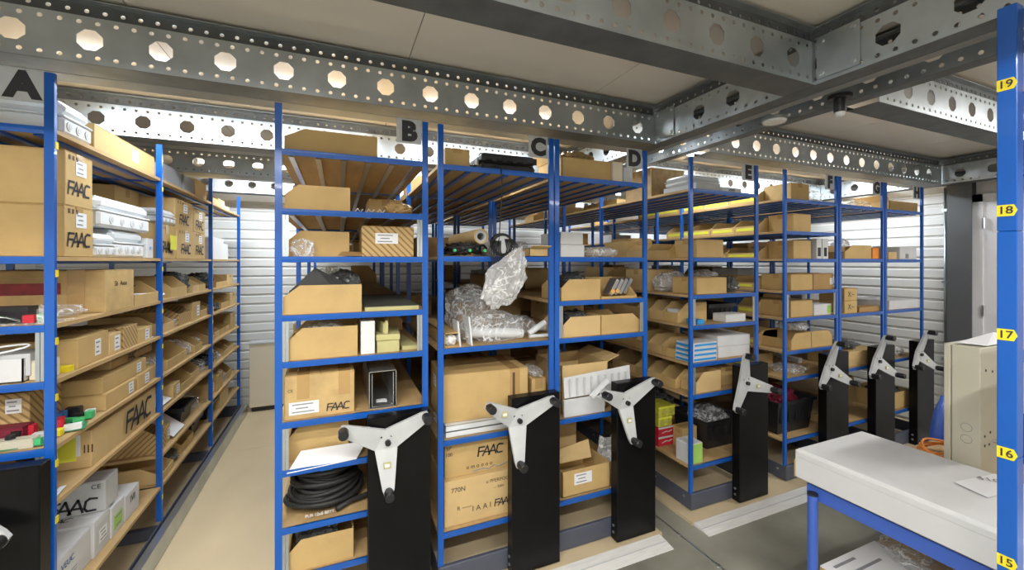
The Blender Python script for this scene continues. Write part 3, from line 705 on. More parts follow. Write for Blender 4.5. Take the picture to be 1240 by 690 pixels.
# third shelf, camera end: electronics on a clear tray
t = thing('electronics_tray', 'clear tray with red and green connectors at the front end of rack A', 'electronics', (-1.10, 2.10, lev('A', 2)))
MB().box(-.14, .13, -.03, .10, 0, .004).build('tray', 'bag', t)
MB().box(.085, .125, -.034, -.012, 0, .055).build('clear_block', 'bag', t)
MB().box(.04, .07, -.02, .01, .004, .032).build('connector', 'red', t); MB().box(.07, .10, .0, .03, .004, .034).build('connector', 'connector_green', t)
MB().box(-.12, .03, .03, .09, .004, .06).build('housing', 'black_plastic', t)
for i in range(3): MB().tube([(-.12, -.01 + .01 * i, .02), (-.05, 0, .03 + .006 * i), (.0, -.02, .028), (.03, -.01, .012)], .004, 6).build('cable', ['white_plastic', 'pcb', 'rubber'][i], t, smooth=True)
# fourth shelf
t = open_box('white open box with grey foam and a cable loop, front end of rack A', -1.42, -1.045, 2.055, 2.20, lev('A', 3), lev('A', 3) + .085, 'white_card', flaps=(None,) * 4)
MB().box(-.20, .20, -.06, .06, .02, .10).build('foam_block', 'wheel_grey', t)
MB().tube([(.1 + .10 * math.cos(a), -.06 + .02 * math.sin(a), .115 + .018 * math.sin(a + 1)) for a in [i * .45 for i in range(14)]], .004, 6, True).build('cable_loop', 'white_plastic', t, smooth=True)
word(t, 'front', (.435, .145, .085), .62, .5, 'r=', .04, 'ink_grey')
for i, (u0, u1, vt, m, lab) in enumerate([(92, 132, 411, 'card', 'brown carton with white label, nearest on the fourth shelf of rack A'), (133, 147, 405, 'card_light', 'narrow brown carton with tall white label, fourth shelf of rack A'),
                                 (148, 167, 397, 'card_stripe', 'brown carton with diagonal print, fourth shelf of rack A'), (168, 184, 399, 'card', 'smallest brown carton at the bay end, fourth shelf of rack A')]):
    b = SA(3, u0, u1, vt, .34, .01 + .0 * i); carton(lab, *b, m, rz=J(2), tape=False, stick=[('right', .62, .5, .05, min(.07, (b[5] - b[4]) * .75))] if m != 'card_stripe' else [])
carton('small cream box beside post A on the fourth shelf', -1.04, -.985, 2.075, 2.14, lev('A', 3), lev('A', 3) + .07, 'beige_panel', tape=False)
MB_o = MB().box(-.03, .03, -.02, .02, 0, .022); tag(MB_o.build('yellow_battery', 'yellow', None, (-1.005, 2.19, lev('A', 3))), 'tiny yellow block on the fourth shelf of rack A', 'part')
sheet('paper_sheet', 'white paper slip at the far end of fourth shelf, near bay rack A', 'paper', [(-1.02, 2.86, lev('A', 3) + .012), (-.970, 2.86, lev('A', 3) + .004), (-.970, 2.97, lev('A', 3) + .004), (-1.02, 2.97, lev('A', 3) + .012)])
# fifth shelf
z5 = lev('A', 4)
carton('diagonal-print brown carton with a white label behind the circuit boards, rack A', -1.42, -1.10, 2.20, 2.40, z5, z5 + .17, 'card_stripe', stick=[('front', .86, .72, .045, .055)])
def sy(u): return onX(u, 400, -.970).y
for k, (u0, u1, zz, h, lab, lg) in enumerate([(128, 166, 0, .075, 'flat brown carton with end label, lower layer, fifth shelf of rack A', 0), (128, 181, .0765, .07, 'flat brown carton on the upper layer, fifth shelf of rack A', 0),
                                       (167, 181, 0, .075, 'small brown carton with white end label, fifth shelf of rack A', 0), (182, 197, 0, .07, 'end brown carton with label beside middle post, fifth shelf of rack A', 0)]):
    carton(lab, -1.28, -.970 - .012 * (k % 2), sy(u0), sy(u1) - .006, z5 + zz, z5 + zz + h, 'card', tape=False, stick=[('right', .80, .5, .05, h * .7)])
t = carton('brown carton with a thin black logo, rear of fifth shelf in rack A', -1.50, -1.02, sy(148) + .02, sy(197), z5 + .148, z5 + .193, 'card')
logo(t, 'right', (.48, sy(197) - sy(148) - .02, .045), .45, .5, .03)
# circuit boards on the fifth shelf
cb_ = [(-1.06, 2.10, .13, .09, 6), (-1.0, 2.23, .10, .10, 18), (-1.04, 2.315, .10, .07, -8)]
for i, (x, y, a, c, rz) in enumerate(cb_):
    t = thing('circuit_board', ['green circuit board nearest the front post, fifth shelf of rack A', 'green circuit board with a white terminal, fifth shelf of rack A', 'green circuit board with blue capacitors, fifth shelf of rack A'][i], 'circuit board', (x, y, z5), R(rz))
    MB().box(-a / 2, a / 2, -c / 2, c / 2, .004, .007).build('board', 'pcb', t)
    MB().box(-a * .1, a * .4, -c * .45, -c * .2, .007, .028).build('terminal_block', ['connector_green', 'white_plastic', 'connector_green'][i], t)
    MB().box(a * .1, a * .42, c * .0, c * .3, .007, .035).build('relay', ['white_plastic', 'connector_green', 'black_plastic'][i], t)
    for k in range(2): MB().cyl((-a * .25, -c * .2 + k * c * .4, .007), (-a * .25, -c * .2 + k * c * .4, .05), .013, 12).build('capacitor', ['black_plastic', 'red', 'navy'][i], t)
    for k in range(4): MB().box(-a * .4 + k * a * .2, -a * .4 + k * a * .2 + .008, c * .36, c * .46, .007, .016).build('chip', 'black_plastic', t)
for i, (x, y, sx, sy_, sz, m, lab) in enumerate([(-1.0, 2.385, .03, .03, .03, 'white_plastic', 'white terminal strip'), (-1.05, 2.378, .05, .03, .05, 'black_plastic', 'black relay block'), (-.985, 2.345, .025, .03, .035, 'connector_green', 'green connector block'), (-1.09, 2.165, .05, .03, .055, 'red', 'red transformer block'), (-1.135, 2.16, .03, .03, .045, 'navy', 'blue capacitor block'), (-1.0, 2.155, .03, .03, .03, 'yellow', 'yellow plug')]):
    t = thing('electronic_part', f'{lab} loose among the circuit boards, fifth shelf of rack A', 'electronics', (x, y, z5))
    MB().bbox(-sx / 2, sx / 2, -sy_ / 2, sy_ / 2, .003, sz, .003).build('housing', m, t)
    for q in (-1, 1): MB().cyl((q * sx * .3, 0, 0), (q * sx * .3, 0, .004), .002, 6).build('pin', 'steel', t)
carton('grey slotted module tray at the front end of fifth shelf, rack A', -1.40, -1.02, 2.055, 2.10, z5, z5 + .035, 'beige_metal', tape=False)
carton('flat red box behind the circuit boards, rack A', -1.30, -1.08, 2.12, 2.19, z5 + .0, z5 + .06, 'maroon', tape=False)
# sixth shelf: the long logo carton
z6 = lev('A', 5)
y0, y1 = onX(111, 550, -.975).y, min(3.012, onX(197, 500, -.975).y)
t = carton('very long brown carton with big black logo and yellow note, sixth shelf of rack A', -1.155, -.975, y0, y1, z6, z6 + .158, 'card_light', tape=False)
d = (.20, y1 - y0, .158); logo(t, 'right', d, .64, .54, .098); 
MB().box(-.055, .04, -d[1] / 2 - .0015, -d[1] / 2, .035, .135).build('yellow_note', 'yellow_note', t)
word(t, 'front', d, .90, .5, 'III', .05, 'ink_brown'); sticker(t, 'front', d, .70, .62, .028, .09, 'paper', 0, off=.0010)
sheet('paper_slip', 'white paper slip lying near the front post on the sixth shelf, rack A', 'paper', [(-1.0, 2.08, z6 + .003), (-.970, 2.085, z6 + .003), (-.975, 2.16, z6 + .01), (-.99, 2.15, z6 + .01)])
carton('brown carton with a white label at left end of sixth shelf, rack A', -1.45, -1.19, 2.07, 2.3, z6, z6 + .15, 'card_dark', stick=[('front', .85, .55, .07, .06)])
# seventh shelf: white cartons
z7 = lev('A', 6)
def wy(u): return onX(u, 600, -.980).y
W = [('large white carton with a blue printed band, front of seventh shelf rack A', -1.30, -1.005, 2.14, 2.40, 0, .15), ('white carton with grey label panel, second on the seventh shelf of rack A', -1.30, -.995, 2.405, 2.54, 0, .16),
     ('white carton with a green label, seventh shelf of rack A', -1.25, -.990, 2.545, 2.67, 0, .145), ('small white carton with black marks at the end, seventh shelf of rack A', -1.25, -.990, 2.68, 2.84, 0, .13)]
for i, (lab, xa, xb, ya, yb, za, h) in enumerate(W):
    t = carton(lab, xa, xb, ya, yb, z7 + za, z7 + za + h, 'white_card', tape=False); d = (xb - xa, yb - ya, h)
    if i == 0:
        MB().box(-d[0] / 2 - .001, d[0] / 2 + .001, -d[1] / 2 - .0012, -d[1] / 2, h - .03, h).build('printed_band', 'navy', t); word(t, 'right', d, .35, .7, 'VEUC', .035, 'navy'); sticker(t, 'right', d, .5, .3, .09, .04, 'white_card', 3)
        MB().box(-.09, .08, -.09, .03, h, h + .0012).build('printed_photo', 'grey_card', t)
    if i == 1: sticker(t, 'right', d, .5, .5, .10, .10, 'wheel_grey', 0); sticker(t, 'right', d, .55, .45, .07, .06, 'paper', 3, off=.002); link('printed_logo', logo_mesh(.03, 'ink'), t, (.0, 0, h + .0015))
    if i == 2: sticker(t, 'right', d, .5, .42, .08, .07, 'green', 2)
    if i == 3: word(t, 'right', d, .5, .65, 'IVI', .05, 'ink')
t = carton('small white box in the front corner of the seventh shelf, rack A', -1.16, -.99, 2.055, 2.135, z7, z7 + .10, 'white_card', tape=False)
t = carton('pale grey logo carton standing on top of the white cartons, rack A', -1.225, -.995, 2.50, 2.62, z7 + .162, z7 + .305, 'wheel_grey', tape=False); d = (.23, .12, .143)
logo(t, 'front', d, .5, .28, .058); word(t, 'front', d, .86, .82, 'CE', .03, 'ink'); word(t, 'front', d, .25, .72, 'ITALY', .025, 'ink')
crumple('purple_bag', 'dark purple plastic bags at the back of sixth shelf, rack A', 'bag', -1.5, -1.18, 2.5, 2.95, z6, z6 + .10, 'purple_bag', 5)

# ---- rack A, middle and rear bays
BAYN = {1: 'middle', 2: 'rear'}
def fill_A(bay, z, shelf, items, y=None):
    y = (BAYS[bay] + .03) if y is None else y
    n = {}
    for kind, wd, h in items:
        lab0 = {'bin': 'open brown bin', 'bins': 'striped brown bin', 'box': 'closed brown carton', 'label': 'brown carton with white label', 'bag': 'clear plastic bag', 'dbag': 'dark plastic bag', 'crate': 'black plastic crate', 'white': 'white carton', 'sheet': 'white paper sheet', 'grey': 'dark grey carton'}
        if kind == 'gap': y += wd; continue
        i = n.get(kind, 0); n[kind] = i + 1
        lab = f'{lab0[kind]}, {ORD[i]} from near end, {shelf} shelf, {BAYN[bay]} bay of rack A'
        ya, yb = y + .004, y + wd - .004; x1 = -.970 - random.uniform(0, .02); dp = random.uniform(.26, .34)
        if kind == 'bin': bin_box(lab, 'right', x1 - dp, x1, ya, yb, z, z + h, random.choice(['card', 'card_light', 'card']))
        elif kind == 'bins': bin_box(lab, 'right', x1 - dp, x1, ya, yb, z, z + h, 'card_stripe', lip=.6)
        elif kind == 'box': carton(lab, x1 - dp, x1, ya, yb, z, z + h, random.choice(['card', 'card_light']), rz=J(1))
        elif kind == 'label': carton(lab, x1 - dp, x1, ya, yb, z, z + h, 'card', rz=J(1), tape=False, stick=[('right', .7, .5, min(.06, wd * .4), h * .6)])
        elif kind == 'bag': crumple('plastic_bag', lab, 'bag', x1 - dp * .8, x1, ya, yb, z, z + h, 'bag', random.random() * 50)
        elif kind == 'dbag': crumple('plastic_bag', lab, 'bag', x1 - dp * .8, x1, ya, yb, z, z + h, 'bag_dark', random.random() * 50)
        elif kind == 'crate': crate(lab, x1 - dp, x1 - .02, ya + .015, yb - .015, z, z + h)
        elif kind == 'white': carton(lab, x1 - dp, x1, ya, yb, z, z + h, 'white_card', tape=False)
        elif kind == 'grey': carton(lab, x1 - dp, x1, ya, yb, z, z + h, 'grey_card', tape=False)
        elif kind == 'sheet': sheet('paper_sheet', lab, 'paper', [(x1 - .2, ya, z + h * .9), (x1, ya, z + .012), (x1, yb, z + .012), (x1 - .2, yb, z + h)])
        y += wd
fill_A(1, lev('A', 0), 'top', [('gap', .08, 0), ('grey', .34, .12), ('grey', .22, .11), ('gap', .02, 0), ('box', .30, .13)])
fill_A(2, lev('A', 0), 'top', [('bin', .3, .13), ('label', .25, .08), ('bag', .3, .07)])
z2 = lev('A', 1)
enclosure('white plastic enclosure on the logo cartons, middle bay of rack A', -1.15, -.975, 3.06, 3.34, z2 + .215, z2 + .30, 'right', 4)
big_carton('lower logo carton with yellow note, first in middle bay of rack A', -1.45, -.980, 3.05, 3.35, z2, z2 + .21, False)
t = MB().box(-.0, .0015, -.05, .05, -.045, .045).build('yellow_note', 'yellow_note', None, (-.9588, 3.24, z2 + .10)); tag(t, 'yellow paper note on a logo carton in the middle bay of rack A', 'note')
big_carton('lower logo carton, second in the middle bay of rack A', -1.45, -.975, 3.36, 3.72, z2, z2 + .20)
big_carton('lower logo carton, last in the middle bay of rack A', -1.45, -.980, 3.73, 4.0, z2, z2 + .20)
big_carton('upper logo carton, first in the middle bay of rack A', -1.45, -.985, 3.36, 3.72, z2 + .2012, z2 + .40)
big_carton('upper logo carton, last in the middle bay of rack A', -1.45, -.980, 3.73, 4.0, z2 + .2012, z2 + .37)
carton('plain upper carton behind the enclosure, middle bay of rack A', -1.50, -1.17, 3.05, 3.35, z2 + .2105, z2 + .42, 'card')
fill_A(2, z2, 'second', [('gap', .05, 0), ('white', .4, .19), ('white', .2, .15), ('bag', .2, .12)])
fill_A(1, lev('A', 2), 'third', [('bag', .18, .06), ('bin', .30, .13), ('dbag', .16, .16), ('bin', .16, .11), ('bin', .16, .11)])
fill_A(2, lev('A', 2), 'third', [('dbag', .22, .14), ('bin', .2, .10), ('bin', .2, .10), ('box', .24, .10)])
fill_A(1, lev('A', 3), 'fourth', [('bin', .26, .11), ('bag', .10, .07), ('bins', .25, .13), ('label', .20, .13), ('bin', .18, .12)])
fill_A(2, lev('A', 3), 'fourth', [('bin', .16, .10), ('dbag', .2, .08), ('bin', .3, .12), ('box', .28, .12)])
fill_A(1, lev('A', 4), 'fifth', [('bag', .12, .12), ('bin', .36, .13), ('bag', .16, .13), ('bin', .18, .11), ('bag', .12, .10)])
fill_A(2, lev('A', 4), 'fifth', [('bin', .18, .10), ('bin', .18, .12), ('bin', .18, .12), ('bin', .18, .12), ('box', .2, .16)])
fill_A(1, lev('A', 5), 'sixth', [('sheet', .20, .10), ('label', .14, .09), ('bin', .28, .11), ('bin', .22, .13), ('bag', .12, .12)])
fill_A(2, lev('A', 5), 'sixth', [('dbag', .22, .10), ('bag', .24, .10), ('bin', .2, .10), ('bin', .2, .10)])
fill_A(1, .5086, 'low', [('bins', .12, .16), ('label', .10, .11), ('sheet', .22, .18), ('crate', .28, .12), ('bag', .22, .14)])
fill_A(2, .5086, 'low', [('label', .20, .12), ('box', .2, .14), ('bag', .2, .14), ('bin', .2, .14)])
fill_A(1, lev('A', 6), 'bottom', [('bin', .22, .10), ('dbag', .2, .08), ('bin', .26, .12), ('crate', .24, .12)])
fill_A(2, lev('A', 6), 'bottom', [('crate', .30, .12), ('box', .3, .14)])

# ---- rack B
def binF(key, li, u0, u1, vt, label, face='left', depth=.13, m='card', inset=0.0, **k): b = FB(key, li, u0, u1, vt, depth, inset); return bin_box(label, face, *b, m, **k)
def boxF(key, li, u0, u1, vt, label, depth=.25, m='card', inset=0.0, **k): b = FB(key, li, u0, u1, vt, depth, inset); return carton(label, *b, m, **k)
K = dict(lip=.60, cut=.20)
binF('B', 0, 344, 457, 160, 'large brown bin side-on on the top shelf of rack B', depth=.22, **K)
binF('B', 1, 345, 424, 225, 'brown bin on the second shelf of rack B', depth=.2, **K)
b = FB('B', 1, 465, 503, 243, .2); t = crumple('wrapped_parcel', 'small brown parcel in shiny wrap, second shelf of rack B', 'parcel', *b, 'wrap_brown', 8, amp=.12)
for i in range(3): tag(MB().tube([(0, 0, 0), (.012, 0, .018), (.024, 0, 0), (.036, 0, .016)], .003, 6).build('white_hook', 'white_plastic', None, (.075 + .05 * i, YF + .06, lev('B', 1) + .003), smooth=True), ['left', 'middle', 'right'][i] + ' small white plastic hook on the second shelf of rack B', 'hook', 'white hooks on rack B')
binF('B', 2, 348, 423, 280, 'brown bin behind a clear bag on the third shelf of rack B', depth=.2, inset=.08, **K)
b = FB('B', 2, 349, 382, 288, .075); crumple('plastic_bag', 'clear bag of white parts on the third shelf of rack B', 'bag', *b, 'bag', 11)
boxF('B', 2, 438, 501, 274, 'diagonal-print carton with white label on the third shelf of rack B', .3, 'card_stripe', tape=False, stick=[('front', .47, .60, .105, .05)])
sheet('cardboard_flap', 'loose dark cardboard flap in front on the third shelf of rack B', 'cardboard', [(-.0, YF + .03, lev('B', 2) + .004), (.14, YF + .03, lev('B', 2) + .004), (.12, YF + .075, lev('B', 2) + .02), (.02, YF + .075, lev('B', 2) + .022)], 'card_dark', .003)
binF('B', 3, 343, 438, 345, 'brown bin holding a black sheet, fourth shelf of rack B', depth=.24, **K)
b = FB('B', 3, 343, 438, 345); x0, y0, z0 = b[0], b[2], b[4]
sheet('black_sheet', 'black folded sheet standing in a bin on the fourth shelf of rack B', 'sheet', [(x0 + .01, y0 + .03, z0 + .06), (x0 + .24, y0 + .03, z0 + .06), (x0 + .24, y0 + .06, z0 + .14), (x0 + .125, y0 + .05, z0 + .205), (x0 + .02, y0 + .04, z0 + .10)], 'rubber', .003)
crumple('plastic_bag', 'dark plastic-wrapped parts standing in the bin, fourth shelf rack B', 'bag', x0 + .16, x0 + .33, y0 + .07, y0 + .2, z0 + .006, z0 + .20, 'bag_dark', 13, amp=.15)
crumple('plastic_bag', 'pale plastic wrap behind the black sheet, fourth shelf of rack B', 'bag', x0 + .05, x0 + .3, y0 + .27, y0 + .45, z0, z0 + .21, 'bag_milky', 14, amp=.15)
t = thing('insulation_slab', 'dark flat slab with pale olive edge, fourth shelf of rack B', 'panel', (onY(476, 370, YF).x, YF + .34, lev('B', 3)))
MB().box(-.125, .125, -.32, .45, 0, .018).build('core', 'olive_foam', t); MB().box(-.125, .125, -.32, .45, .018, .021).build('top_skin', 'dark_foam', t)
binF('B', 4, 348, 433, 396, 'brown bin with plastic wrap, fifth shelf of rack B', depth=.26, **K)
b = FB('B', 4, 352, 430, 389, .2, .03); crumple('plastic_bag', 'clear plastic wrap bulging from a bin, fifth shelf of rack B', 'bag', b[0] + .02, b[1] - .02, b[2], b[3], b[4] + .008, b[5], 'bag', 15, amp=.15)
b = FB('B', 4, 437, 454, 388, .2); t = carton('white foam block in plastic beside the olive pieces, rack B', *b, 'foam_white', tape=False, name='foam_block', cat='foam')
zb = lev('B', 4); f = lambda u: onY(u, 400, YF + .02).x
for i, (u0, u1, za, zb_, ya, yb, rz) in enumerate([(457, 484, 0, .055, 0, .3, 0), (485, 505, 0, .02, .02, .35, 4), (459, 488, .056, .085, .01, .28, -5), (462, 468, .086, .14, .03, .2, 8), (470, 474, .086, .15, .02, .25, -6), (455, 466, .086, .12, .21, .3, 12)]):
    a, c = f(u0), f(u1)
    t = MB().bbox(-(c - a) / 2, (c - a) / 2, -(yb - ya) / 2, (yb - ya) / 2, 0, zb_ - za, .002).build('foam_offcut', 'olive_foam', None, ((a + c) / 2, YF + .03 + (ya + yb) / 2, zb + za), (0, 0, R(rz)))
    tag(t, ['thick olive foam block at the bottom of the pile, fifth shelf of rack B', 'thin olive foam strip at the right post, fifth shelf of rack B', 'olive foam plate lying on the thick block, rack B', 'first upright olive foam stick on the pile, rack B', 'thinnest upright olive foam stick on the pile, rack B', 'olive foam piece at the back of the pile, rack B'][i], 'foam')
t = boxF('B', 5, 343, 428, 452, 'taped brown carton with thin logo and paper label, sixth shelf of rack B', .34, 'card_old', rz=R(1.5), tape=False, stick=[('front', .27, .25, .12, .055)]); 
b = FB('B', 5, 343, 428, 452, .34); d = (b[1] - b[0], .34, b[5] - b[4]); logo(t, 'front', d, .76, .19, .032); word(t, 'front', d, .08, .66, 'CE', .018)
for xx in (-.07, .10): MB().box(xx - .025, xx + .025, -.171, .171, d[2] * .45, d[2] + .001).build('tape', 'tape', t)
# galvanised U channel
b = FB('B', 5, 447, 480, 449, .55)
t = thing('metal_channel', 'grey square metal channel open to the front, sixth shelf of rack B', 'channel', ((b[0] + b[1]) / 2, b[2], b[4])); hw = (b[1] - b[0]) / 2; hh = b[5] - b[4]
mb = MB(); mb.box(-hw, hw, 0, .55, 0, .003); mb.box(-hw, -hw + .003, 0, .55, 0, hh); mb.box(hw - .003, hw, 0, .55, 0, hh); mb.box(-hw, hw, 0, .55, hh - .003, hh); mb.build('shell', 'steel', t)
mb = MB(); mb.box(-hw + .012, -hw + .015, .001, .55, .01, hh - .012); mb.box(hw - .015, hw - .012, .001, .55, .01, hh - .012); mb.box(-hw + .012, hw - .012, .001, .55, .008, .011); mb.build('inner_profile', 'steel', t)
MB().box(-.025, .025, .06, .10, .0115, .013).build('label_sticker', 'paper', t)
binF('B', 6, 348, 422, 511, 'brown bin behind a paper sheet, seventh shelf of rack B', depth=.22, inset=.07, **K)
b = FB('B', 6, 348, 445, 545, .06)
t = sheet('paper_sheet', 'printed paper sheet in a sleeve hanging over seventh shelf edge, rack B', 'paper', [(b[0], YF - .006, b[4] - .012), (b[1] - .05, YF - .004, b[4] + .0), (b[1], YF + .075, b[4] + .045), (b[0] + .05, YF + .075, b[4] + .045)])
b = FB('B', 6, 440, 505, 505, .25); crumple('plastic_bag', 'dark bag of parts behind the handwheel, seventh shelf of rack B', 'bag', *b[:4], b[4], b[4] + .12, 'bag_dark', 21)
# hose coil
b = FB('B', 7, 341, 430, 571, .32); cxh, cyh = (b[0] + b[1]) / 2 + .022, b[2] + .172
t = thing('hose_coil', 'coiled black hose on the eighth shelf of rack B', 'hose', (cxh, cyh, b[4] + .005))
N = 28
for i in range(N):
    ly = i // 5; rr = .167 - .016 * (i % 5) - .007 * ly; z = .012 + ly * .026 + random.uniform(0, .012) + .008 * (i % 2); ox, oy = random.uniform(-.008, .008), random.uniform(-.006, .006); ph = random.uniform(0, 6.28); ti = random.uniform(.008, .022)
    MB().tube([(ox + rr * math.cos(a), oy + rr * .95 * math.sin(a), z + ti * math.sin(a + ph) * (1 if z > .02 else .2) + (.004 if ly == 0 else 0)) for a in [k * math.pi / 16 for k in range(32)]], .0105, 8, True).build('hose_loop', 'rubber', t, smooth=True)
MB().tube([(.05, -.165, .016), (.11, -.12, .018), (.17, -.10, .016), (.24, -.06, .015)], .0125, 8).build('hose_end', 'rubber', t, smooth=True)
MB().box(-.02, .03, -.13, -.09, .185, .20).build('blue_tag', 'blue_print', t)
link('printed_text', text_mesh('PUR 12x8 BETT', .018, 'paper'), t, (-.02, -.1785, .0175), (R(90), 0, 0))
binF('B', 8, 348, 428, 648, 'brown bin with dark green parts, bottom shelf of rack B', depth=.3, **K)
b = FB('B', 8, 350, 420, 640, .2, .03); crumple('cable_heap', 'dark green cable heap in the bottom bin of rack B', 'cables', b[0] + .01, b[1] - .03, b[2], b[3], b[4] + .006, b[5] + .012, 'bag_dark', 23)

# ---- rack C
boxF('C', 0, 539, 569, 180, 'small brown carton on the top shelf of rack C', .2)
b = FB('C', 0, 588, 652, 184, .36, .02); L_, D_, H_ = b[1] - b[0], .36, .095
t = thing('tool_case', 'black plastic tool case lying on the top shelf of rack C', 'case', ((b[0] + b[1]) / 2 - .02, b[2] + .18, b[4]))
MB().bbox(-L_ / 2, L_ / 2, -D_ / 2, D_ / 2, 0, .045, .012).build('lower_shell', 'black_plastic', t); MB().bbox(-L_ / 2, L_ / 2, -D_ / 2, D_ / 2, .047, H_, .012).build('upper_shell', 'black_plastic', t)
for yy in (-.1, .1): MB().box(-L_ / 2 - .008, -L_ / 2, yy - .02, yy + .02, .025, .07).build('latch', 'wheel_grey', t)
MB().tube([(-L_ / 2, -.06, .045), (-L_ / 2 - .04, -.05, .045), (-L_ / 2 - .04, .05, .045), (-L_ / 2, .06, .045)], .008, 8).build('handle', 'black_plastic', t)
for k in range(6): MB().box(-.16 + .06 * k, -.135 + .06 * k, -D_ / 2 - .003, -D_ / 2, .05, .085).build('rib', 'black_plastic', t)
crumple('black_parts', 'black clips and straps left of the tool case, rack C', 'parts', *FB('C', 0, 568, 590, 194, .2)[:5], lev('C', 0) + .03, 'bag_dark', 31)
# cable hanging over the shelf edge
p0 = FB('C', 0, 606, 612, 200); zc = p0[4]
t = MB().tube([(p0[0] - .08, YF + .10, zc + .01), (p0[0], YF + .03, zc + .022), (p0[0] + .012, YF - .008, zc + .004), (p0[0] + .016, YF - .014, zc - .10), (p0[0] + .006, YF - .012, zc - .25), (p0[0] + .0, YF - .012, zc - .36), (p0[0] - .02, YF - .016, zc - .44)], .003, 6).build('hanging_cable', 'rubber', smooth=True)
tag(t, 'thin black cable hanging from the top shelf of rack C', 'cable')
zc = lev('C', 1)
x = onY(540, 300, YF + .03).x
t = thing('cable_bundle', 'tangled bundle of black cables at the left of second shelf, rack C', 'cables', (x + .12, YF + .12, zc))
for i in range(16):
    a0 = random.uniform(0, 6.28); r1 = random.uniform(.05, .11)
    MB().tube([(r1 * math.cos(a0 + k * .5) + random.uniform(-.02, .02), .09 * math.sin(a0 + k * .5), .012 + .062 * abs(math.sin(i * .7 + k * .35)) * random.uniform(.5, 1)) for k in range(9)], .006, 6).build('cable', 'rubber', t, smooth=True)
for i in range(5): MB().cyl((-.08 + .04 * i, -.10, .03 + .01 * (i % 2)), (-.08 + .04 * i, -.118, .03 + .01 * (i % 2)), .008, 10).build('plug', ['connector_green', 'black_plastic'][i % 2], t)
a = onY(588, 288, YF + .05)
t = thing('cardboard_tube', 'brown cardboard tube seen end-on on the second shelf of rack C', 'tube', (a.x - .03, YF + .03, zc + .106))
ring = lambda r0, r1, ya, yb: MB().add([((r0, r1)[q] * math.cos(k * math.pi / 12), (ya, yb)[e], (r0, r1)[q] * math.sin(k * math.pi / 12)) for q in (0, 1) for e in (0, 1) for k in range(24)],
      [f_ for k in range(24) for f_ in ((k, (k + 1) % 24, 24 + (k + 1) % 24, 24 + k), (48 + k, 72 + k, 72 + (k + 1) % 24, 48 + (k + 1) % 24), (k, 48 + k, 48 + (k + 1) % 24, (k + 1) % 24), (24 + k, 24 + (k + 1) % 24, 72 + (k + 1) % 24, 72 + k))])
ring(.034, .040, 0, .55).build('tube_wall', 'card_light', t); ring(.020, .033, .01, .54).build('inner_roll', 'wheel_grey', t)
t = thing('paper_roll', 'white plastic-wrapped rolls behind the cardboard tube, rack C', 'roll', (a.x + .17, YF + .36, zc))
MB().cyl((-.13, 0, .05), (.20, 0, .05), .05, 20).build('roll', 'bag_milky', t, smooth=True); MB().cyl((-.10, -.10, .03), (.22, -.05, .03), .03, 16).build('roll', 'white_plastic', t, smooth=True)
a = onY(607, 285, YF + .01)
t = thing('work_light', 'round black work light with dangling cables on second shelf, rack C', 'lamp', (a.x, YF + .01, zc + .062))
MB().tube([(0, .07, .01), (0, .03, .008), (0, -.01, 0), (0, -.02, 0)], [.03, .055, .062, .056], 24).build('housing', 'black_plastic', t)
MB().cyl((0, -.0205, 0), (0, -.024, 0), .046, 20).build('lens', 'wheel_grey', t)
for i in range(7):
    w_ = .02 + .012 * i
    MB().tube([(-w_ * .6, -.022, .02), (-w_, -.035 - .004 * i, -.03), (-w_ * .5, -.04 - .003 * i, -.06 - .016 * i), (w_ * .5, -.04 - .003 * i, -.055 - .017 * i), (w_, -.035, -.02), (w_ * .6, -.024, .03)], .0035, 6).build('cable', 'rubber', t, smooth=True)
MB().tube([(.0, -.03, -.05), (.01, -.045, -.12), (-.004, -.045, -.20)], .0035, 6).build('cable', 'rubber', t, smooth=True)
b = FB('C', 1, 641, 664, 298, .2, .0); open_box('small open brown carton at the right end of second shelf, rack C', b[0], b[1], b[2], b[3], b[4], b[4] + .045, 'card_light', flaps=(70, None, None, None), flap_len=.045)
crumple('plastic_bag', 'milky plastic packing behind the small carton, second shelf of rack C', 'bag', b[0] - .12, b[1], b[3] + .24, b[3] + .45, zc, zc + .11, 'bag_milky', 35, amp=.15)
# hanging white bag
a, c = onY(577, 330, YF - .04), onY(642, 330, YF - .04)
bm = bmesh.new(); bmesh.ops.create_icosphere(bm, subdivisions=4, radius=1)
for v in bm.verts:
    n = v.co.normalized(); d_ = 1 + .16 * noise.noise(n * 2.2 + Vector((4, 1, 2))) + .22 * (abs(noise.noise(n * 3.5)) - .2) + .14 * (abs(noise.noise(n * 8)) - .2) + .05 * noise.noise(n * 16)
    z = n.z * d_; wdt = 1.0 - .42 * max(0, z) ** 1.5
    v.co = Vector((n.x * d_ * .105 * wdt + z * .045 + (.03 if z > .3 else 0) * z, n.y * d_ * .065 * wdt, z * .15))
me = bpy.data.meshes.new('hanging_bag'); bm.to_mesh(me); bm.free(); me.materials.append(MATS['bag_milky'])
t = link('hanging_bag', me, None, ((a.x + c.x) / 2 - .01, YF - .075, zc - .11)); tag(t, 'bulging milky plastic bag hanging over second shelf edge, rack C', 'bag')
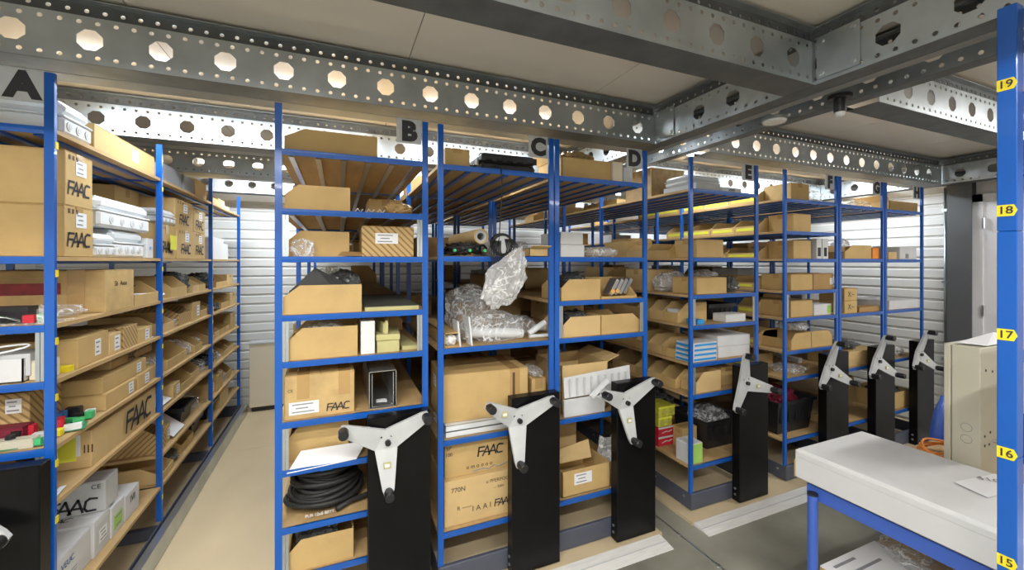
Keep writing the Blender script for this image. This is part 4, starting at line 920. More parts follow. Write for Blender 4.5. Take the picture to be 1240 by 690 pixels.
# third shelf
zc = lev('C', 2)
b = FB('C', 2, 538, 557, 403, .6)
t = thing('square_tube_carton', 'long square brown carton with white packing in its open end, rack C', 'box', ((b[0] + b[1]) / 2, b[2], b[4])); hw = (b[1] - b[0]) / 2; hh = b[5] - b[4]
mb = MB(); mb.box(-hw, hw, 0, .6, 0, .004); mb.box(-hw, hw, 0, .6, hh - .004, hh); mb.box(-hw, -hw + .004, 0, .6, 0, hh); mb.box(hw - .004, hw, 0, .6, 0, hh); mb.build('sleeve', 'card', t)
crumple('packing', None, None, -hw + .006, hw - .006, .006, .10, .006, hh - .006, 'foam_white', 2, parent=t)
def wrap(label, u0, u1, vt, ya, yb, seed, m='bag', key='C', li=2, amp=.22):
    y = YF + .02 + ya; p, q = onY(u0, vt, y), onY(u1, vt, y); return crumple('plastic_bag', label, 'bag', p.x, q.x, y, YF + .02 + yb, lev(key, li), p.z, m, seed, amp=amp)
wrap('large clear plastic wrap over white tubes, third shelf of rack C', 563, 640, 380, 0, .22, 41)
wrap('greyish clear plastic film at the back left, third shelf of rack C', 548, 610, 345, .25, .6, 42)
wrap('clear plastic-wrapped parts at the right, third shelf of rack C', 612, 655, 385, .12, .35, 43)
for i, (u0, v0, u1, v1, r, yy) in enumerate([(568, 402, 632, 408, .028, .08), (640, 405, 660, 390, .018, .10), (645, 396, 661, 397, .020, .22), (641, 411, 663, 415, .010, .06)]):
    p, q = onY(u0, v0, YF + .03 + yy), onY(u1, v1, YF + .03 + yy); p.z = max(p.z, zc + r + .001); q.z = max(q.z, zc + r + .001)
    c = (p + q) / 2; t = MB().cyl(p - c, q - c, r, 18).build('white_tube', 'white_plastic', None, c, smooth=False); tag(t, ['thick white tube inside clear wrap, third shelf of rack C', 'white pipe end pointing up at right, third shelf of rack C', 'short white pipe near the right post, third shelf of rack C', 'thin white strip lying on the shelf edge, third shelf rack C'][i], 'tube')
for i, u in enumerate((557, 571)):
    p = onY(u, 400, YF + .035); t = MB().box(-.004, .004, -.05, .05, 0, .13 + .02 * i).build('white_disc_edge', 'white_plastic', None, (p.x, YF + .075, zc), (0, R(-6), 0)); tag(t, ['left upright white plastic plate', 'right upright white plastic plate'][i] + ' in the wrap, third shelf of rack C', 'plate')
fills = [('C', 2, .70, 1.06, 2.45, .17), ('C', 2, .80, 1.06, 2.8, .16)]
# fourth shelf
zc = lev('C', 3)
for i in range(2):
    p, q = onY(540, 500, YF + .03), onY(625, 500, YF + .03)
    t = thing('white_profile', ['lower white folded profile under the big carton, rack C', 'upper white folded profile under the big carton, rack C'][i], 'profile', ((p.x + q.x) / 2, YF + .03, zc + i * .031)); hw = (q.x - p.x) / 2
    mb = MB(); mb.box(-hw, hw, 0, .30, 0, .002); mb.box(-hw, hw, 0, .30, .027, .029); mb.box(-hw, hw, 0, .002, 0, .029); mb.build('profile_shell', 'white_plastic', t); MB().box(-hw + .001, hw - .03, .004, .2, .002, .0265).build('filler', 'white_card', t)
b = FB('C', 3, 537, 640, 447, .34, .03)
t = carton('big brown carton with tape on two white profiles, fourth shelf of rack C', b[0], b[1], b[2], b[3], zc + .0612, b[5] - .01, 'card', tape=False, rz=R(-3)); d = (b[1] - b[0], .34, b[5] - .01 - zc - .0612)
MB().box(d[0] * .28, d[0] * .40, -d[1] / 2 - .001, d[1] / 2 + .001, .02, d[2] + .001).build('tape', 'tape', t); MB().box(d[0] * .31, d[0] * .34, -d[1] / 2 - .0018, -d[1] / 2 - .001, .03, d[2] - .02).build('tape_print', 'ink_brown', t)
sticker(t, 'left', d, .4, .7, .08, .06)
b = FB('C', 3, 644, 662, 458, .2, .05); carton('small brown carton right of the big one, fourth shelf of rack C', b[0], b[1], b[2], b[3], zc, b[5], 'card')
t = MB().box(-.004, .004, -.04, .04, 0, .10).build('yellow_folder', 'yellow_note', None, (b[1] - .02, b[2] - .042, zc)); tag(t, 'thin yellow folder edge beside the small carton, rack C', 'folder')
crumple('plastic_bag', 'clear bag on the small carton, fourth shelf of rack C', 'bag', b[0], b[1] + .01, b[2], b[3], b[5] + .001, b[5] + .05, 'bag', 45)
# bottom shelf: two logo cartons
zc = lev('C', 4)
b = FB('C', 4, 523, 640, 578, .40, .02); x0 = .50; zl = onY(560, 580, YF + .04).z
t = carton('lower brown logo carton with printed number, bottom shelf of rack C', x0, 1.03, YF + .04, YF + .42, zc, zl, 'card_light', tape=False); d = (.53, .38, zl - zc)
word(t, 'front', d, .14, .78, '770N', .034); logo(t, 'front', d, .62, .30, .036); word(t, 'front', d, .55, .82, 'o PPERPOO', .026, 'ink_brown'); word(t, 'front', d, .56, .66, '--- 230V', .018, 'ink_brown')
word(t, 'front', d, .2, .36, 'R ~~~', .03, 'ink_brown'); word(t, 'front', d, .38, .28, 'I A A I', .04, 'ink_brown')
zu = min(.70, onY(560, 530, YF + .07).z)
t = carton('upper brown logo carton with handling icons, bottom shelf of rack C', x0 + .01, .93, YF + .07, YF + .42, zl + .001, zu, 'card', tape=False); d = (.42, .35, zu - zl)
logo(t, 'front', d, .60, .62, .048); word(t, 'front', d, .05, .86, 'SP', .03); word(t, 'front', d, .05, .68, '100', .026); word(t, 'front', d, .45, .22, 'o m o o o o', .03, 'ink'); word(t, 'front', d, .80, .88, '-----', .03, 'ink_brown')
MB().tube([(-.06, -.1765, .012), (.0, -.1765, .02), (.03, -.1765, .010), (.06, -.1765, .026), (.09, -.1765, .012), (.14, -.1765, .028)], .003, 5).build('printed_wave', 'ink_grey', t)

# ---- rack D
b = FB('D', 0, 680, 740, 193, .3, .02); open_box('open brown carton with raised flaps on the top shelf of rack D', b[0], b[1], b[2], b[3], b[4], b[5], 'card', flaps=(None, None, 10, 25), flap_len=.10)
crumple('plastic_bag', 'brown wrapped goods inside the open carton, top shelf of rack D', 'bag', b[0] + .02, b[1] - .02, b[2] + .03, b[3] - .03, b[4] + .008, b[5] + .09, 'wrap_brown', 51)
boxF('D', 0, 742, 754, 196, 'pale yellow box on the top shelf of rack D', .2, 'beige_panel', tape=False); boxF('D', 0, 755, 766, 203, 'grey box below sign D on the top shelf', .2, 'wheel_grey', tape=False)
b = FB('D', 1, 679, 706, 281, .25); zm = (b[4] + b[5]) / 2
carton('lower of two white boxes on the second shelf of rack D', b[0], b[1] + .01, b[2], b[3], b[4], zm, 'white_card', tape=False); carton('upper of two white boxes on the second shelf of rack D', b[0], b[1], b[2], b[3], zm + .001, b[5], 'white_card', tape=False)
b = FB('D', 1, 714, 756, 298, .2, .02); crumple('wrapped_roll', 'white plastic-wrapped roll on the second shelf of rack D', 'roll', *b, 'bag_milky', 53, amp=.08)
binF('D', 2, 680, 727, 338, 'left brown bin on the third shelf of rack D', depth=.25, **K)
binF('D', 2, 728.5, 771, 337, 'right brown bin with steel brackets on the third shelf of rack D', 'front', depth=.25, lip=.12, cut=.5)
b = FB('D', 2, 732, 768, 338, .1, .01)
for i in range(4):
    x = b[0] + .03 + .05 * i; t = thing('steel_bracket', f'{ORD[i]} tilted steel bracket from the left in rack D third-shelf bin', 'bracket', (x, YF + .05 + .02 * i, b[4] + .008), 0)
    M = Matrix.Rotation(R(32), 4, 'Y')
    mb = MB(); mb.box(-.012, .012, -.02, .05, 0.02, .125, M); mb.build('plate', 'steel', t)
    if i < 2: MB().box(-.013, .013, -.026, -.02, .03, .055, M).build('amber_end', 'amber', t)
binF('D', 3, 682, 727, 383, 'left brown bin on the fourth shelf of rack D', depth=.25, m='card_light', **K)
binF('D', 3, 728.5, 775, 380, 'right brown bin on the fourth shelf of rack D', 'right', depth=.25, **K)
for u0, u1, li, nm in ((690, 717, 2, 'third'), (690, 717, 3, 'fourth')):
    b = FB('D', li, u0, u1, 340, .18, .05); crumple('plastic_bag', f'dark plastic-wrapped parts in the left bin, {nm} shelf of rack D', 'bag', b[0], b[1], b[2], b[3], b[4] + .008, b[4] + (.165 if li == 2 else .145), 'bag_dark', li + 60)
zc = lev('D', 4)
b = FB('D', 4, 680, 736, 446, .34, .06); open_box('open brown carton behind white striped sheets, fifth shelf of rack D', b[0], b[1], b[2], b[3], b[4], b[5] + .03, 'card_light', flaps=(None, 70, None, None))
b = FB('D', 4, 684, 766, 452, .1); t = thing('striped_card', 'white card sheet with grey stripes leaning on fifth shelf, rack D', 'card', (0, 0, 0))
p = [(b[0], YF + .03, zc + .105), (b[1], YF + .045, zc + .105), (b[1], YF + .055, b[5] + .02), (b[0], YF + .04, b[5] - .005)]
MB().add(p + [(x, y + .004, z) for x, y, z in p], [(0, 1, 2, 3), (7, 6, 5, 4), (0, 4, 5, 1), (1, 5, 6, 2), (2, 6, 7, 3), (3, 7, 4, 0)]).build('card', 'white_card', t)
for k in range(9):
    xk = b[0] + (b[1] - b[0]) * (k + .6) / 9.5; MB().box(xk, xk + .012, YF + .028 + .0015 * k, YF + .031 + .0015 * k, zc + .11, b[5] - .012).build('stripe', 'wheel_grey', t)
carton('white box in front of the striped card sheet, fifth shelf of rack D', b[0] - .01, b[0] + .27, YF + .016, YF + .028, zc, zc + .10, 'white_card', tape=False)
p, q = onY(716, 481, YF - .0), onY(736, 460, YF - .0); c = (p + q) / 2; dv = q - p
t = MB().box(-dv.length / 2, dv.length / 2, -.008, .008, -.014, .014).build('white_strip', 'white_plastic', None, (c.x, YF + .002, c.z), (0, -math.atan2(dv.z, dv.x), 0)); tag(t, 'tilted white plastic strip in front of the striped sheet, rack D', 'strip')
zc = lev('D', 5)
b = FB('D', 5, 681, 734, 562, .3, .0); t = open_box('low open brown carton with white label, bottom shelf of rack D', b[0], b[1] + .03, b[2], b[3], b[4], b[5] - .02, 'card', flaps=(None, None, None, None), stick=[('front', .42, .62, .12, .065)])
b2 = FB('D', 5, 681, 724, 528, .3, .06); open_box('taller open brown carton behind it, bottom shelf of rack D', b2[0], b2[1], b[3] + .005, b[3] + .25, zc, b2[5], 'card_light', flaps=(None, 25, None, None), flap_len=.07)
t = sheet('cardboard_flap', 'loose brown cardboard flap across the bottom shelf cartons, rack D', 'cardboard', [(b[0], b[2] + .10, b[5] - .02), (b[1] - .04, b[2] + .10, b[5] - .02), (b[1] - .05, b[2] + .12, b[5] + .085), (b[0], b[2] + .12, b[5] + .05)], 'card_light', .004)
crumple('plastic_bag', 'white paper and plastic pieces at right, bottom shelf of rack D', 'bag', b[1] + .035, b[1] + .2, b[2] + .05, b[2] + .2, zc, zc + .24, 'bag_milky', 66, amp=.4)

# ---- rack E: front end, then the side seen from the gap
b = FB('E', 0, 843, 873, 221, .3); carton('flat grey metal unit on the top shelf of rack E', b[0], b[1], b[2], b[3], b[4], b[4] + .05, 'wheel_grey', tape=False)
b = FB('E', 0, 874, 898, 226, .25); carton('low grey box with dark slots on the top shelf of rack E', b[0], b[1], b[2], b[3], b[4], b[4] + .035, 'white_plastic', tape=False, stick=[('front', .5, .5, .06, .015, 'grey_card', 0)])
wrap('round clear plastic bag below sign E on the top shelf', 894, 912, 221, .02, .2, 71, 'bag', 'E', 0)
X0 = 2.15
def yE(u): return onX(u, 300, X0).y
carton('large shiny brown carton at the aisle side of rack E top shelf', X0, X0 + .32, 2.42, 2.72, lev('E', 0), lev('E', 0) + .22, 'wrap_brown', tape=False)
t = enclosure('grey metal housing beside the large carton, top shelf of rack E', X0 + .04, X0 + .36, 2.12, 2.33, lev('E', 0) + .051, lev('E', 0) + .115, 'front', 0)
carton('brown carton behind the grey housing, top shelf of rack E', X0 + .33, X0 + .55, 2.45, 2.7, lev('E', 0), lev('E', 0) + .19, 'card_light')
boxF('E', 1, 844, 876, 290, 'front brown carton on the second shelf of rack E', .2)
boxF('E', 2, 844, 880, 336, 'front brown carton on the third shelf of rack E', .22)
wrap('black plastic parts beside the carton, third shelf of rack E', 881, 902, 334, .03, .25, 73, 'bag_dark', 'E', 2)
wrap('clear plastic bag on top of goods, third shelf rack E behind front carton', 846, 876, 326, .26, .42, 74, 'bag_milky', 'E', 2)
b = FB('E', 3, 858, 888, 369, .25, .14); crate('small black crate on the fourth shelf of rack E', b[0], b[1], b[2], b[3], b[4], b[4] + .11)
boxF('E', 3, 879, 903, 380, 'white box on the fourth shelf of rack E', .11, 'white_card', tape=False)
boxF('E', 3, 845, 853, 387, 'small blue and white box behind the post, fourth shelf of rack E', .1, 'blue_print', tape=False)
b = FB('E', 4, 866, 908, 421, .30, .02); z = b[4]
carton('lower white box of the pair, fifth shelf of rack E', b[0] + .03, b[1], b[2], b[3], z, z + .075, 'white_card', tape=False); carton('upper white box of the pair, fifth shelf of rack E', b[0] + .04, b[1], b[2], b[3], z + .076, z + .15, 'white_card', tape=False, rz=R(-3))
for k in range(4):
    z = lev('E', 4) + k * .032
    t = carton(f'flat white box with blue end, {["lowest", "second lowest", "third lowest", "topmost"][k]} of the stack, rack E', X0 + .0 + .004 * k, X0 + .24, 2.05, 2.19, z, z + .0305, 'white_card', tape=False)
    MB().box(-.09, .11, -.0715, -.07, .008, .022).build('blue_panel', 'blue_print', t); MB().box(-.1215, -.1195, -.05, .06, .006, .02).build('blue_panel', 'blue_print', t)
binF('E', 5, 843, 873, 450, 'front brown bin at the post, sixth shelf of rack E', depth=.13, m='card_light', lip=.5, cut=.3)
boxF('E', 5, 874, 889, 444, 'brown carton behind the handwheel, sixth shelf of rack E', .2, inset=.06)
zc = lev('E', 6)
t = carton('white and green box at the foot of rack E', X0 - .01, X0 + .105, 2.05, 2.17, zc, zc + .135, 'white_card', tape=False); MB().box(-.056, .056, -.0615, -.0600, .004, .13).build('green_front', 'green', t)
for k, (m, nm, h) in enumerate((('red', 'lowest red box in the stack at the foot of rack E', .07), ('red', 'upper red box in the stack at the foot of rack E', .068), ('lime', 'lower lime box in the stack at the foot of rack E', .07), ('lime', 'topmost lime box in the stack at the foot of rack E', .075))):
    z = zc + [0, .0715, .141, .2125][k]; t = carton(nm, X0 - .005, X0 + (.15 if k != 2 else .12), 2.34, 2.50, z, z + h, m, tape=False); d = (.155 if k != 2 else .125, .16, h)
    MB().box(-d[0] / 2 - .001, d[0] / 2 + .001, -.0812, -.0800, h - .014, h).build('lid_edge', 'white_card' if k < 2 else 'yellow_note', t)
    MB().tube([(-d[0] * .3, -.081, h * .35), (-d[0] * .05, -.081, h * .5), (d[0] * .1, -.081, h * .42), (d[0] * .3, -.081, h * .55)], .004, 5).build('printed_script', 'white_card' if k < 2 else 'olive_foam', t)
    MB().cyl((-d[0] / 2, .02, h * .45), (-d[0] / 2 - .0012, .02, h * .45), .018, 14).build('round_mark', 'white_card' if k < 2 else 'red', t)
carton('brown carton behind the post, bottom shelf of rack E', X0 + .12, X0 + .26, 2.24, 2.33, zc, zc + .15, 'card')
b = FB('E', 6, 856, 912, 500, .32, .10); crate('black crate with plastic on top, bottom shelf of rack E', b[0], b[1], b[2], b[3], zc, zc + .20)
crumple('plastic_bag', 'grey clear plastic heap in the black crate, bottom shelf of rack E', 'bag', b[0] + .02, b[1] - .02, b[2] + .02, b[3] - .02, zc + .10, zc + .25, 'bag', 77)
# aisle-side bins (low fronts look to the gap)
def side_bins(key, li, y0, widths, h, strip=None, depth=.27, m=('card', 'card_light'), n0=0, kinds=None):
    x = ROWS[key][0] + .036; y = y0
    for i, wd in enumerate(widths):
        kd = kinds[i] if kinds else 'b'
        if kd == 'b': bin_box(f'brown bin{" with yellow strip" if strip else ""}, {ORD[i + n0]} from front, aisle side, {SHELF[li]} shelf, rack {key}', 'left', x, x + depth, y + .002, y + wd - .002, lev(key, li), lev(key, li) + h, m[i % 2], lip=.5, cut=.32, label_strip=strip)
        elif kd == 'c': carton(f'brown carton, {ORD[i + n0]} from the front on the aisle side, {SHELF[li]} shelf, rack {key}', x, x + depth, y + .002, y + wd - .002, lev(key, li), lev(key, li) + min(h * random.uniform(1, 1.3), (ROWS[key][2][li - 1] - ROWS[key][2][li] - .05) if li else .3), m[i % 2], stick=[('front', .8, .5, .06, .05)])
        elif kd == 'p': crumple('plastic_bag', f'plastic bag, {ORD[i + n0]} from the front on the aisle side, {SHELF[li]} shelf, rack {key}', 'bag', x, x + depth, y, y + wd, lev(key, li), lev(key, li) + h, 'bag_milky', i + 80)
        elif kd == 'u': carton(f'blue box, {ORD[i + n0]} from the front on the aisle side, {SHELF[li]} shelf, rack {key}', x, x + depth * .8, y + .002, y + wd - .002, lev(key, li), lev(key, li) + h, 'navy', tape=False)
        y += wd
side_bins('E', 1, 2.25, [.25, .22, .30, .3, .3], .11, kinds='bbcbb'); side_bins('E', 2, 2.28, [.2, .25, .3, .3], .15, kinds='pcbc')
side_bins('E', 3, 2.17, [.14, .14, .14, .3, .3], .135); side_bins('E', 4, 2.20, [.13, .14, .14, .3], .12); side_bins('E', 5, 2.19, [.14, .14, .14, .3], .125)
carton('white small boxes in the first bin, fourth shelf of rack E', X0 + .025, X0 + .10, 2.19, 2.29, lev('E', 3) + .006, lev('E', 3) + .09, 'white_card', tape=False)
crumple('black_sheet_heap', 'dark bags behind the red boxes at the bottom of rack E', 'bag', X0, X0 + .4, 2.54, 2.95, lev('E', 6), lev('E', 6) + .35, 'bag_dark', 79)

# ---- rack F
boxF('F', 0, 958, 980, 222, 'front brown carton on the top shelf of rack F', .22)
wrap('clear plastic bags at the right, top shelf of rack F', 984, 1004, 226, .05, .3, 90, 'bag', 'F', 0)
boxF('F', 1, 961, 982, 259, 'front brown carton on the second shelf of rack F', .2)
boxF('F', 2, 961, 982, 291, 'front brown carton on the third shelf of rack F', .2)
for i, (u0, u1) in enumerate(((989, 995), (996, 1003))):
    t = boxF('F', 2, u0, u1, 289, ['left', 'right'][i] + ' upright white box with black mark, third shelf of rack F', .2, 'white_card', tape=False)
    b = FB('F', 2, u0, u1, 289, .2); MB().box(-.018, .018, -.1012, -.1, .02, .09).build('printed_mark', 'ink', t)
boxF('F', 3, 958, 984, 332, 'left brown carton on the fourth shelf of rack F', .24); boxF('F', 3, 985, 1009, 331, 'right brown carton on the fourth shelf of rack F', .24, 'card_dark', stick=[('front', .9, .5, .04, .05)])
boxF('F', 4, 958, 984, 364, 'brown carton on the fifth shelf of rack F', .24); boxF('F', 4, 986, 1007, 368, 'white box with green label on the fifth shelf of rack F', .2, 'white_card', tape=False, stick=[('front', .85, .5, .05, .06, 'green', 0)])
boxF('F', 4, 986, 1004, 356, 'white box standing behind on the fifth shelf of rack F', .1, 'white_card', inset=.22, tape=False)
binF('F', 5, 958.5, 982, 403, 'left brown bin on the sixth shelf of rack F', depth=.24, **K); binF('F', 5, 983, 1008, 400, 'right brown bin on the sixth shelf of rack F', 'right', depth=.24, **K)
b = FB('F', 5, 965, 987, 393, .2, .03); crumple('plastic_bag', 'white bag on the left bin, sixth shelf of rack F', 'bag', b[0], b[1], b[2], b[3], b[4] + .12, b[5] + .02, 'bag_milky', 91)
b = FB('F', 6, 959, 985, 447, .25); crumple('plastic_bag', 'clear plastic bag with papers, seventh shelf of rack F', 'bag', b[0], b[1], b[2], b[3], b[4], b[4] + .06, 'bag', 92)
boxF('F', 6, 975, 1003, 431, 'white boxes at the back on the seventh shelf of rack F', .2, 'white_card', inset=.25, tape=False)
b = FB('F', 7, 944, 990, 490, .40, .06); crate('large black crate on the bottom shelf of rack F', 3.085, 3.52, YF + .07, YF + .42, lev('F', 7), lev('F', 7) + .25)
crumple('red_parts', 'dark red and black parts above the black crate, rack F', 'parts', 3.12, 3.5, YF + .12, YF + .38, lev('F', 7) + .15, lev('F', 7) + .32, 'maroon', 93)
boxF('F', 7, 993, 1010, 500, 'brown carton right of the black crate, rack F', .2, inset=.1)
side_bins('F', 0, 2.27, [.26, .26, .3, .3, .3], .11, 'yellow_note'); side_bins('F', 1, 2.26, [.22, .24, .24, .3], .12, 'yellow_note'); side_bins('F', 2, 2.26, [.3, .3, .3], .10, 'yellow_note')
side_bins('F', 3, 2.3, [.2, .2, .2, .3], .10, 'yellow_note'); side_bins('F', 4, 2.29, [.16, .14, .16, .16], .12, 'yellow_note', kinds='bubb'); side_bins('F', 5, 2.29, [.2, .2, .2], .11, 'yellow_note', kinds='bbu'); side_bins('F', 6, 2.33, [.2, .2, .2, .2], .11, 'yellow_note')

# ---- racks G and H
wrap('clear plastic bag below sign G on the top shelf', 1040, 1062, 240, .05, .3, 95, 'bag', 'G', 0)
t = thing('metal_bar_set', 'dark metal bars on the top shelf of rack G', 'bars', (onY(1045, 250, YF).x, YF + .3, lev('G', 0))); [MB().box(-.28, .28, -.05 + .05 * k, -.02 + .05 * k, 0, .035).build('bar', 'base_grey', t) for k in range(3)]
binF('G', 1, 1023, 1055, 297, 'brown bin on the second shelf of rack G', 'left', depth=.2, lip=.5, cut=.3); wrap('white plastic part in the second-shelf bin of rack G', 1022, 1034, 287, .21, .35, 96, 'bag_milky', 'G', 1)
boxF('G', 1, 1057, 1066, 300, 'small orange-brown box on the second shelf of rack G', .15, 'orange', tape=False)
b = FB('G', 2, 1023, 1038, 349, .2); zm = (b[4] + b[5]) / 2
for k in (0, 1): carton(['lower', 'upper'][k] + ' brown printed carton of the pair, third shelf of rack G', b[0], b[1], b[2], b[3], [b[4], zm + .001][k], [zm, b[5]][k], 'card', tape=False, words=[('front', .5, .5, 'X:~', .06, 'ink')])
for k in (0, 1): boxF('G', 2, 1041, 1066, [371, 362][k], ['low flat', 'taller flat'][k] + ' brown box at right, third shelf of rack G', .1, 'card_dark', inset=.22 * k, tape=False)
b = FB('G', 3, 1024, 1052, 425, .3); carton('brown carton on the fourth shelf of rack G', b[0], b[1] + .1, b[2], b[3], b[4], b[5], 'card_light')
crumple('parts_heap', 'dark and white parts on the fourth-shelf carton of rack G', 'parts', b[0] + .02, b[1], b[2] + .02, b[3], b[5] + .001, b[5] + .07, 'bag_dark', 97)
b = FB('G', 4, 1026, 1062, 460, .1)
t = carton('tilted open brown carton lid with label, bottom shelf of rack G', b[0] + .05, b[1] - .02, YF + .16, YF + .22, b[4] + .045, b[5] - .05, 'card', tape=False, stick=[('front', .4, .45, .12, .06)]); t.rotation_euler[1] = R(-14)
crumple('plastic_bag', 'dark plastic bag left of the tilted carton, rack G', 'bag', b[0] - .06, b[0] + .06, YF + .03, YF + .14, b[4], b[4] + .16, 'bag_dark', 98)
b = FB('H', 0, 1077, 1111, 243, .25); open_box('open orange-brown carton under sign H on the top shelf', b[0], b[1], b[2], b[3], b[4], b[5] - .01, 'card', flaps=(None, None, 30, 35), flap_len=.06)
t = boxF('H', 1, 1090, 1110, 299, 'white box with black code on the second shelf of rack H', .2, 'white_card', tape=False); MB().box(-.05, -.0, -.1012, -.1, .01, .05).build('printed_code', 'ink_grey', t)
boxF('H', 1, 1076, 1086, 305, 'small brown box on the second shelf of rack H', .2, 'card_light', tape=False); boxF('H', 1, 1077, 1088, 298, 'grey box behind on the second shelf of rack H', .1, 'wheel_grey', inset=.24, tape=False)
boxF('H', 2, 1077, 1112, 363, 'long flat white box on the third shelf of rack H', .3, 'white_card', tape=False)
wrap('white plastic bag on the fourth shelf of rack H', 1084, 1102, 421, .03, .25, 99, 'bag_milky', 'H', 3)
b = FB('H', 4, 1078, 1104, 474, .3); open_box('open brown carton with black parts, bottom shelf of rack H', b[0], b[1], b[2], b[3], b[4], b[5], 'card', flaps=(None,) * 4)
crumple('black_parts', 'black parts heaped in the bottom carton of rack H', 'parts', b[0] + .02, b[1] - .02, b[2] + .02, b[3] - .02, b[4] + .01, b[5] + .05, 'bag_dark', 100)

# ---- goods deep inside racks B to H
for key in 'BCDEFGH':
    x0, x1, lv = ROWS[key]
    for li, z in enumerate(lv):
        gap = (lv[li - 1] - z - .06) if li else .17
        cnt = {}
        for bay in (0, 1, 2):
            ya, yb = BAYS[bay] + .05, BAYS[bay + 1] - .04
            if bay == 0: ya += .62
            y = ya
            while y < yb - .14:
                wd = random.uniform(.16, .34); wd = min(wd, yb - y)
                left = key in 'EF'
                lo = x0 + .02 + (.34 if left and y < 3.75 else 0)
                if random.random() < (.62 if key in 'BCD' else .5) and x1 - .03 - lo > .2:
                    dp = random.uniform(.2, min(.34, x1 - .03 - lo)); xa = random.choice([lo, x1 - .03 - dp]); h = min(gap, random.uniform(.09, .2))
                    m = random.choice(['card', 'card_dark', 'card', 'card_light', 'white_card'])
                    kd = 'white' if m == 'white_card' else ('bin' if random.random() < .4 else 'brown'); cnt[kd] = cnt.get(kd, 0) + 1
                    nth = f'{(ORD + [str(q) + "th" for q in range(13, 40)])[cnt[kd] - 1]} from front on its {SHELF[li]} shelf'
                    if kd == 'white': carton(f'plain white carton deep inside rack {key}, {nth}', xa, xa + dp, y, y + wd - .01, z + .0006, z + h, m, tape=False, group=f'white cartons deep in rack {key}, {SHELF[li]} shelf')
                    elif kd == 'bin': bin_box(f'open brown bin deep inside rack {key}, {nth}', 'left' if xa == lo else 'right', xa, xa + dp, y, y + wd - .01, z + .0006, z + h, m, lip=.5, group=f'bins deep in rack {key}, {SHELF[li]} shelf')
                    else: carton(f'plain brown carton deep inside rack {key}, {nth}', xa, xa + dp, y, y + wd - .01, z + .0006, z + h, m, group=f'brown cartons deep in rack {key}, {SHELF[li]} shelf')
                y += wd

# ------------------------------------------------------------------ aisle end
t = thing('low_cabinet', 'low beige cabinet at the far end of the first aisle', 'cabinet', (-.42, 5.29, .018))
MB().bbox(-.46, .46, -.09, .09, .05, .735, .004).build('body', 'beige_panel', t); MB().box(-.44, .44, -.07, .09, 0, .05).build('plinth', 'black_plastic', t); MB().box(-.47, .47, -.10, .09, .735, .75).build('top', 'wheel_grey', t)
carton('brown carton with tape on the low cabinet at the aisle end', -.46, -.10, 5.22, 5.36, .769, .95, 'wrap_brown', tape=False); carton('small carton stacked highest on the low cabinet at the aisle end', -.36, -.12, 5.23, 5.35, .951, 1.06, 'card_light')

# ------------------------------------------------------------------ work table on the right
TZ = .664
t = thing('work_table', 'blue steel work table with wooden top in the right foreground', 'table', (2.5, .66, 0))
x0, x1, y0, y1 = 1.955 - 2.5, 3.08 - 2.5, -.30 - .66, 1.20 - .66
MB().bbox(x0 + .005, x1 - .005, y0 + .005, y1 - .005, TZ - .014, TZ, .002).build('table_top', 'board', t)
for a, bq, c, d_ in ((x0, x0 + .03, y0, y1), (x1 - .03, x1, y0, y1)): MB().bbox(a, bq, c, d_, TZ - .075, TZ - .0145, .003).build('side_rail', 'blue_table', t)
for a in (y0, y1 - .03): MB().bbox(x0 + .031, x1 - .031, a, a + .03, TZ - .075, TZ - .0145, .003).build('end_rail', 'blue_table', t)
for xx in (x0 - .022, x1 + .022):
    for yy in (y0 + .06, y1 - .04):
        l = MB().cyl((xx, yy, 0), (xx, yy, TZ - .045), .0195, 16).build('leg', 'blue_table', t, smooth=False); MB().cyl((xx, yy, TZ - .0448), (xx, yy, TZ - .037), .0205, 16).build('leg_cap', 'black_plastic', l)
LZ = .30
MB().bbox(x0 + .01, x1 - .01, y0 + .02, y1 - .05, LZ - .02, LZ, .002).build('lower_shelf', 'board', t)
MB().box(x0 - .001, x0 + .0, -.05, -.048, TZ - .06, TZ - .03).build('rail_seam', 'base_grey', t)
# flat white box
t = thing('flat_white_box', 'large flat white cardboard box on the blue work table', 'box', (2.185, .60, TZ + .001))
MB().bbox(-.255, .255, -.80, .635, 0, .126, .004).build('body', 'white_card', t); MB().bbox(-.2565, .2565, -.802, .6365, .085, .131, .012).build('lid', 'white_card', t); MB().box(-.256, .0, .634, .637, .0, .08).build('raw_edge', 'card', t)
for k in range(6): MB().box(-.2562, -.2548, -.80, -.1, .008 + .012 * k, .010 + .012 * k).build('layer_line', 'wheel_grey', t)
zt = TZ + .001 + .131
p = [onZ(1155, 585, zt), onZ(1196, 604, zt), onZ(1240, 590, zt), onZ(1205, 574, zt)]
t = sheet('paper_note', 'handwritten white paper on the flat white box', 'paper', [(q.x, q.y, zt + .001 + (.004 if i in (0, 1) else 0)) for i, q in enumerate(p)], 'paper', .001)
q = onZ(1197, 583, zt) - Vector(t.location); link('handwriting', text_mesh('410', .045, 'ink_grey'), t, (q.x, q.y, .0055), (0, 0, R(-55)))
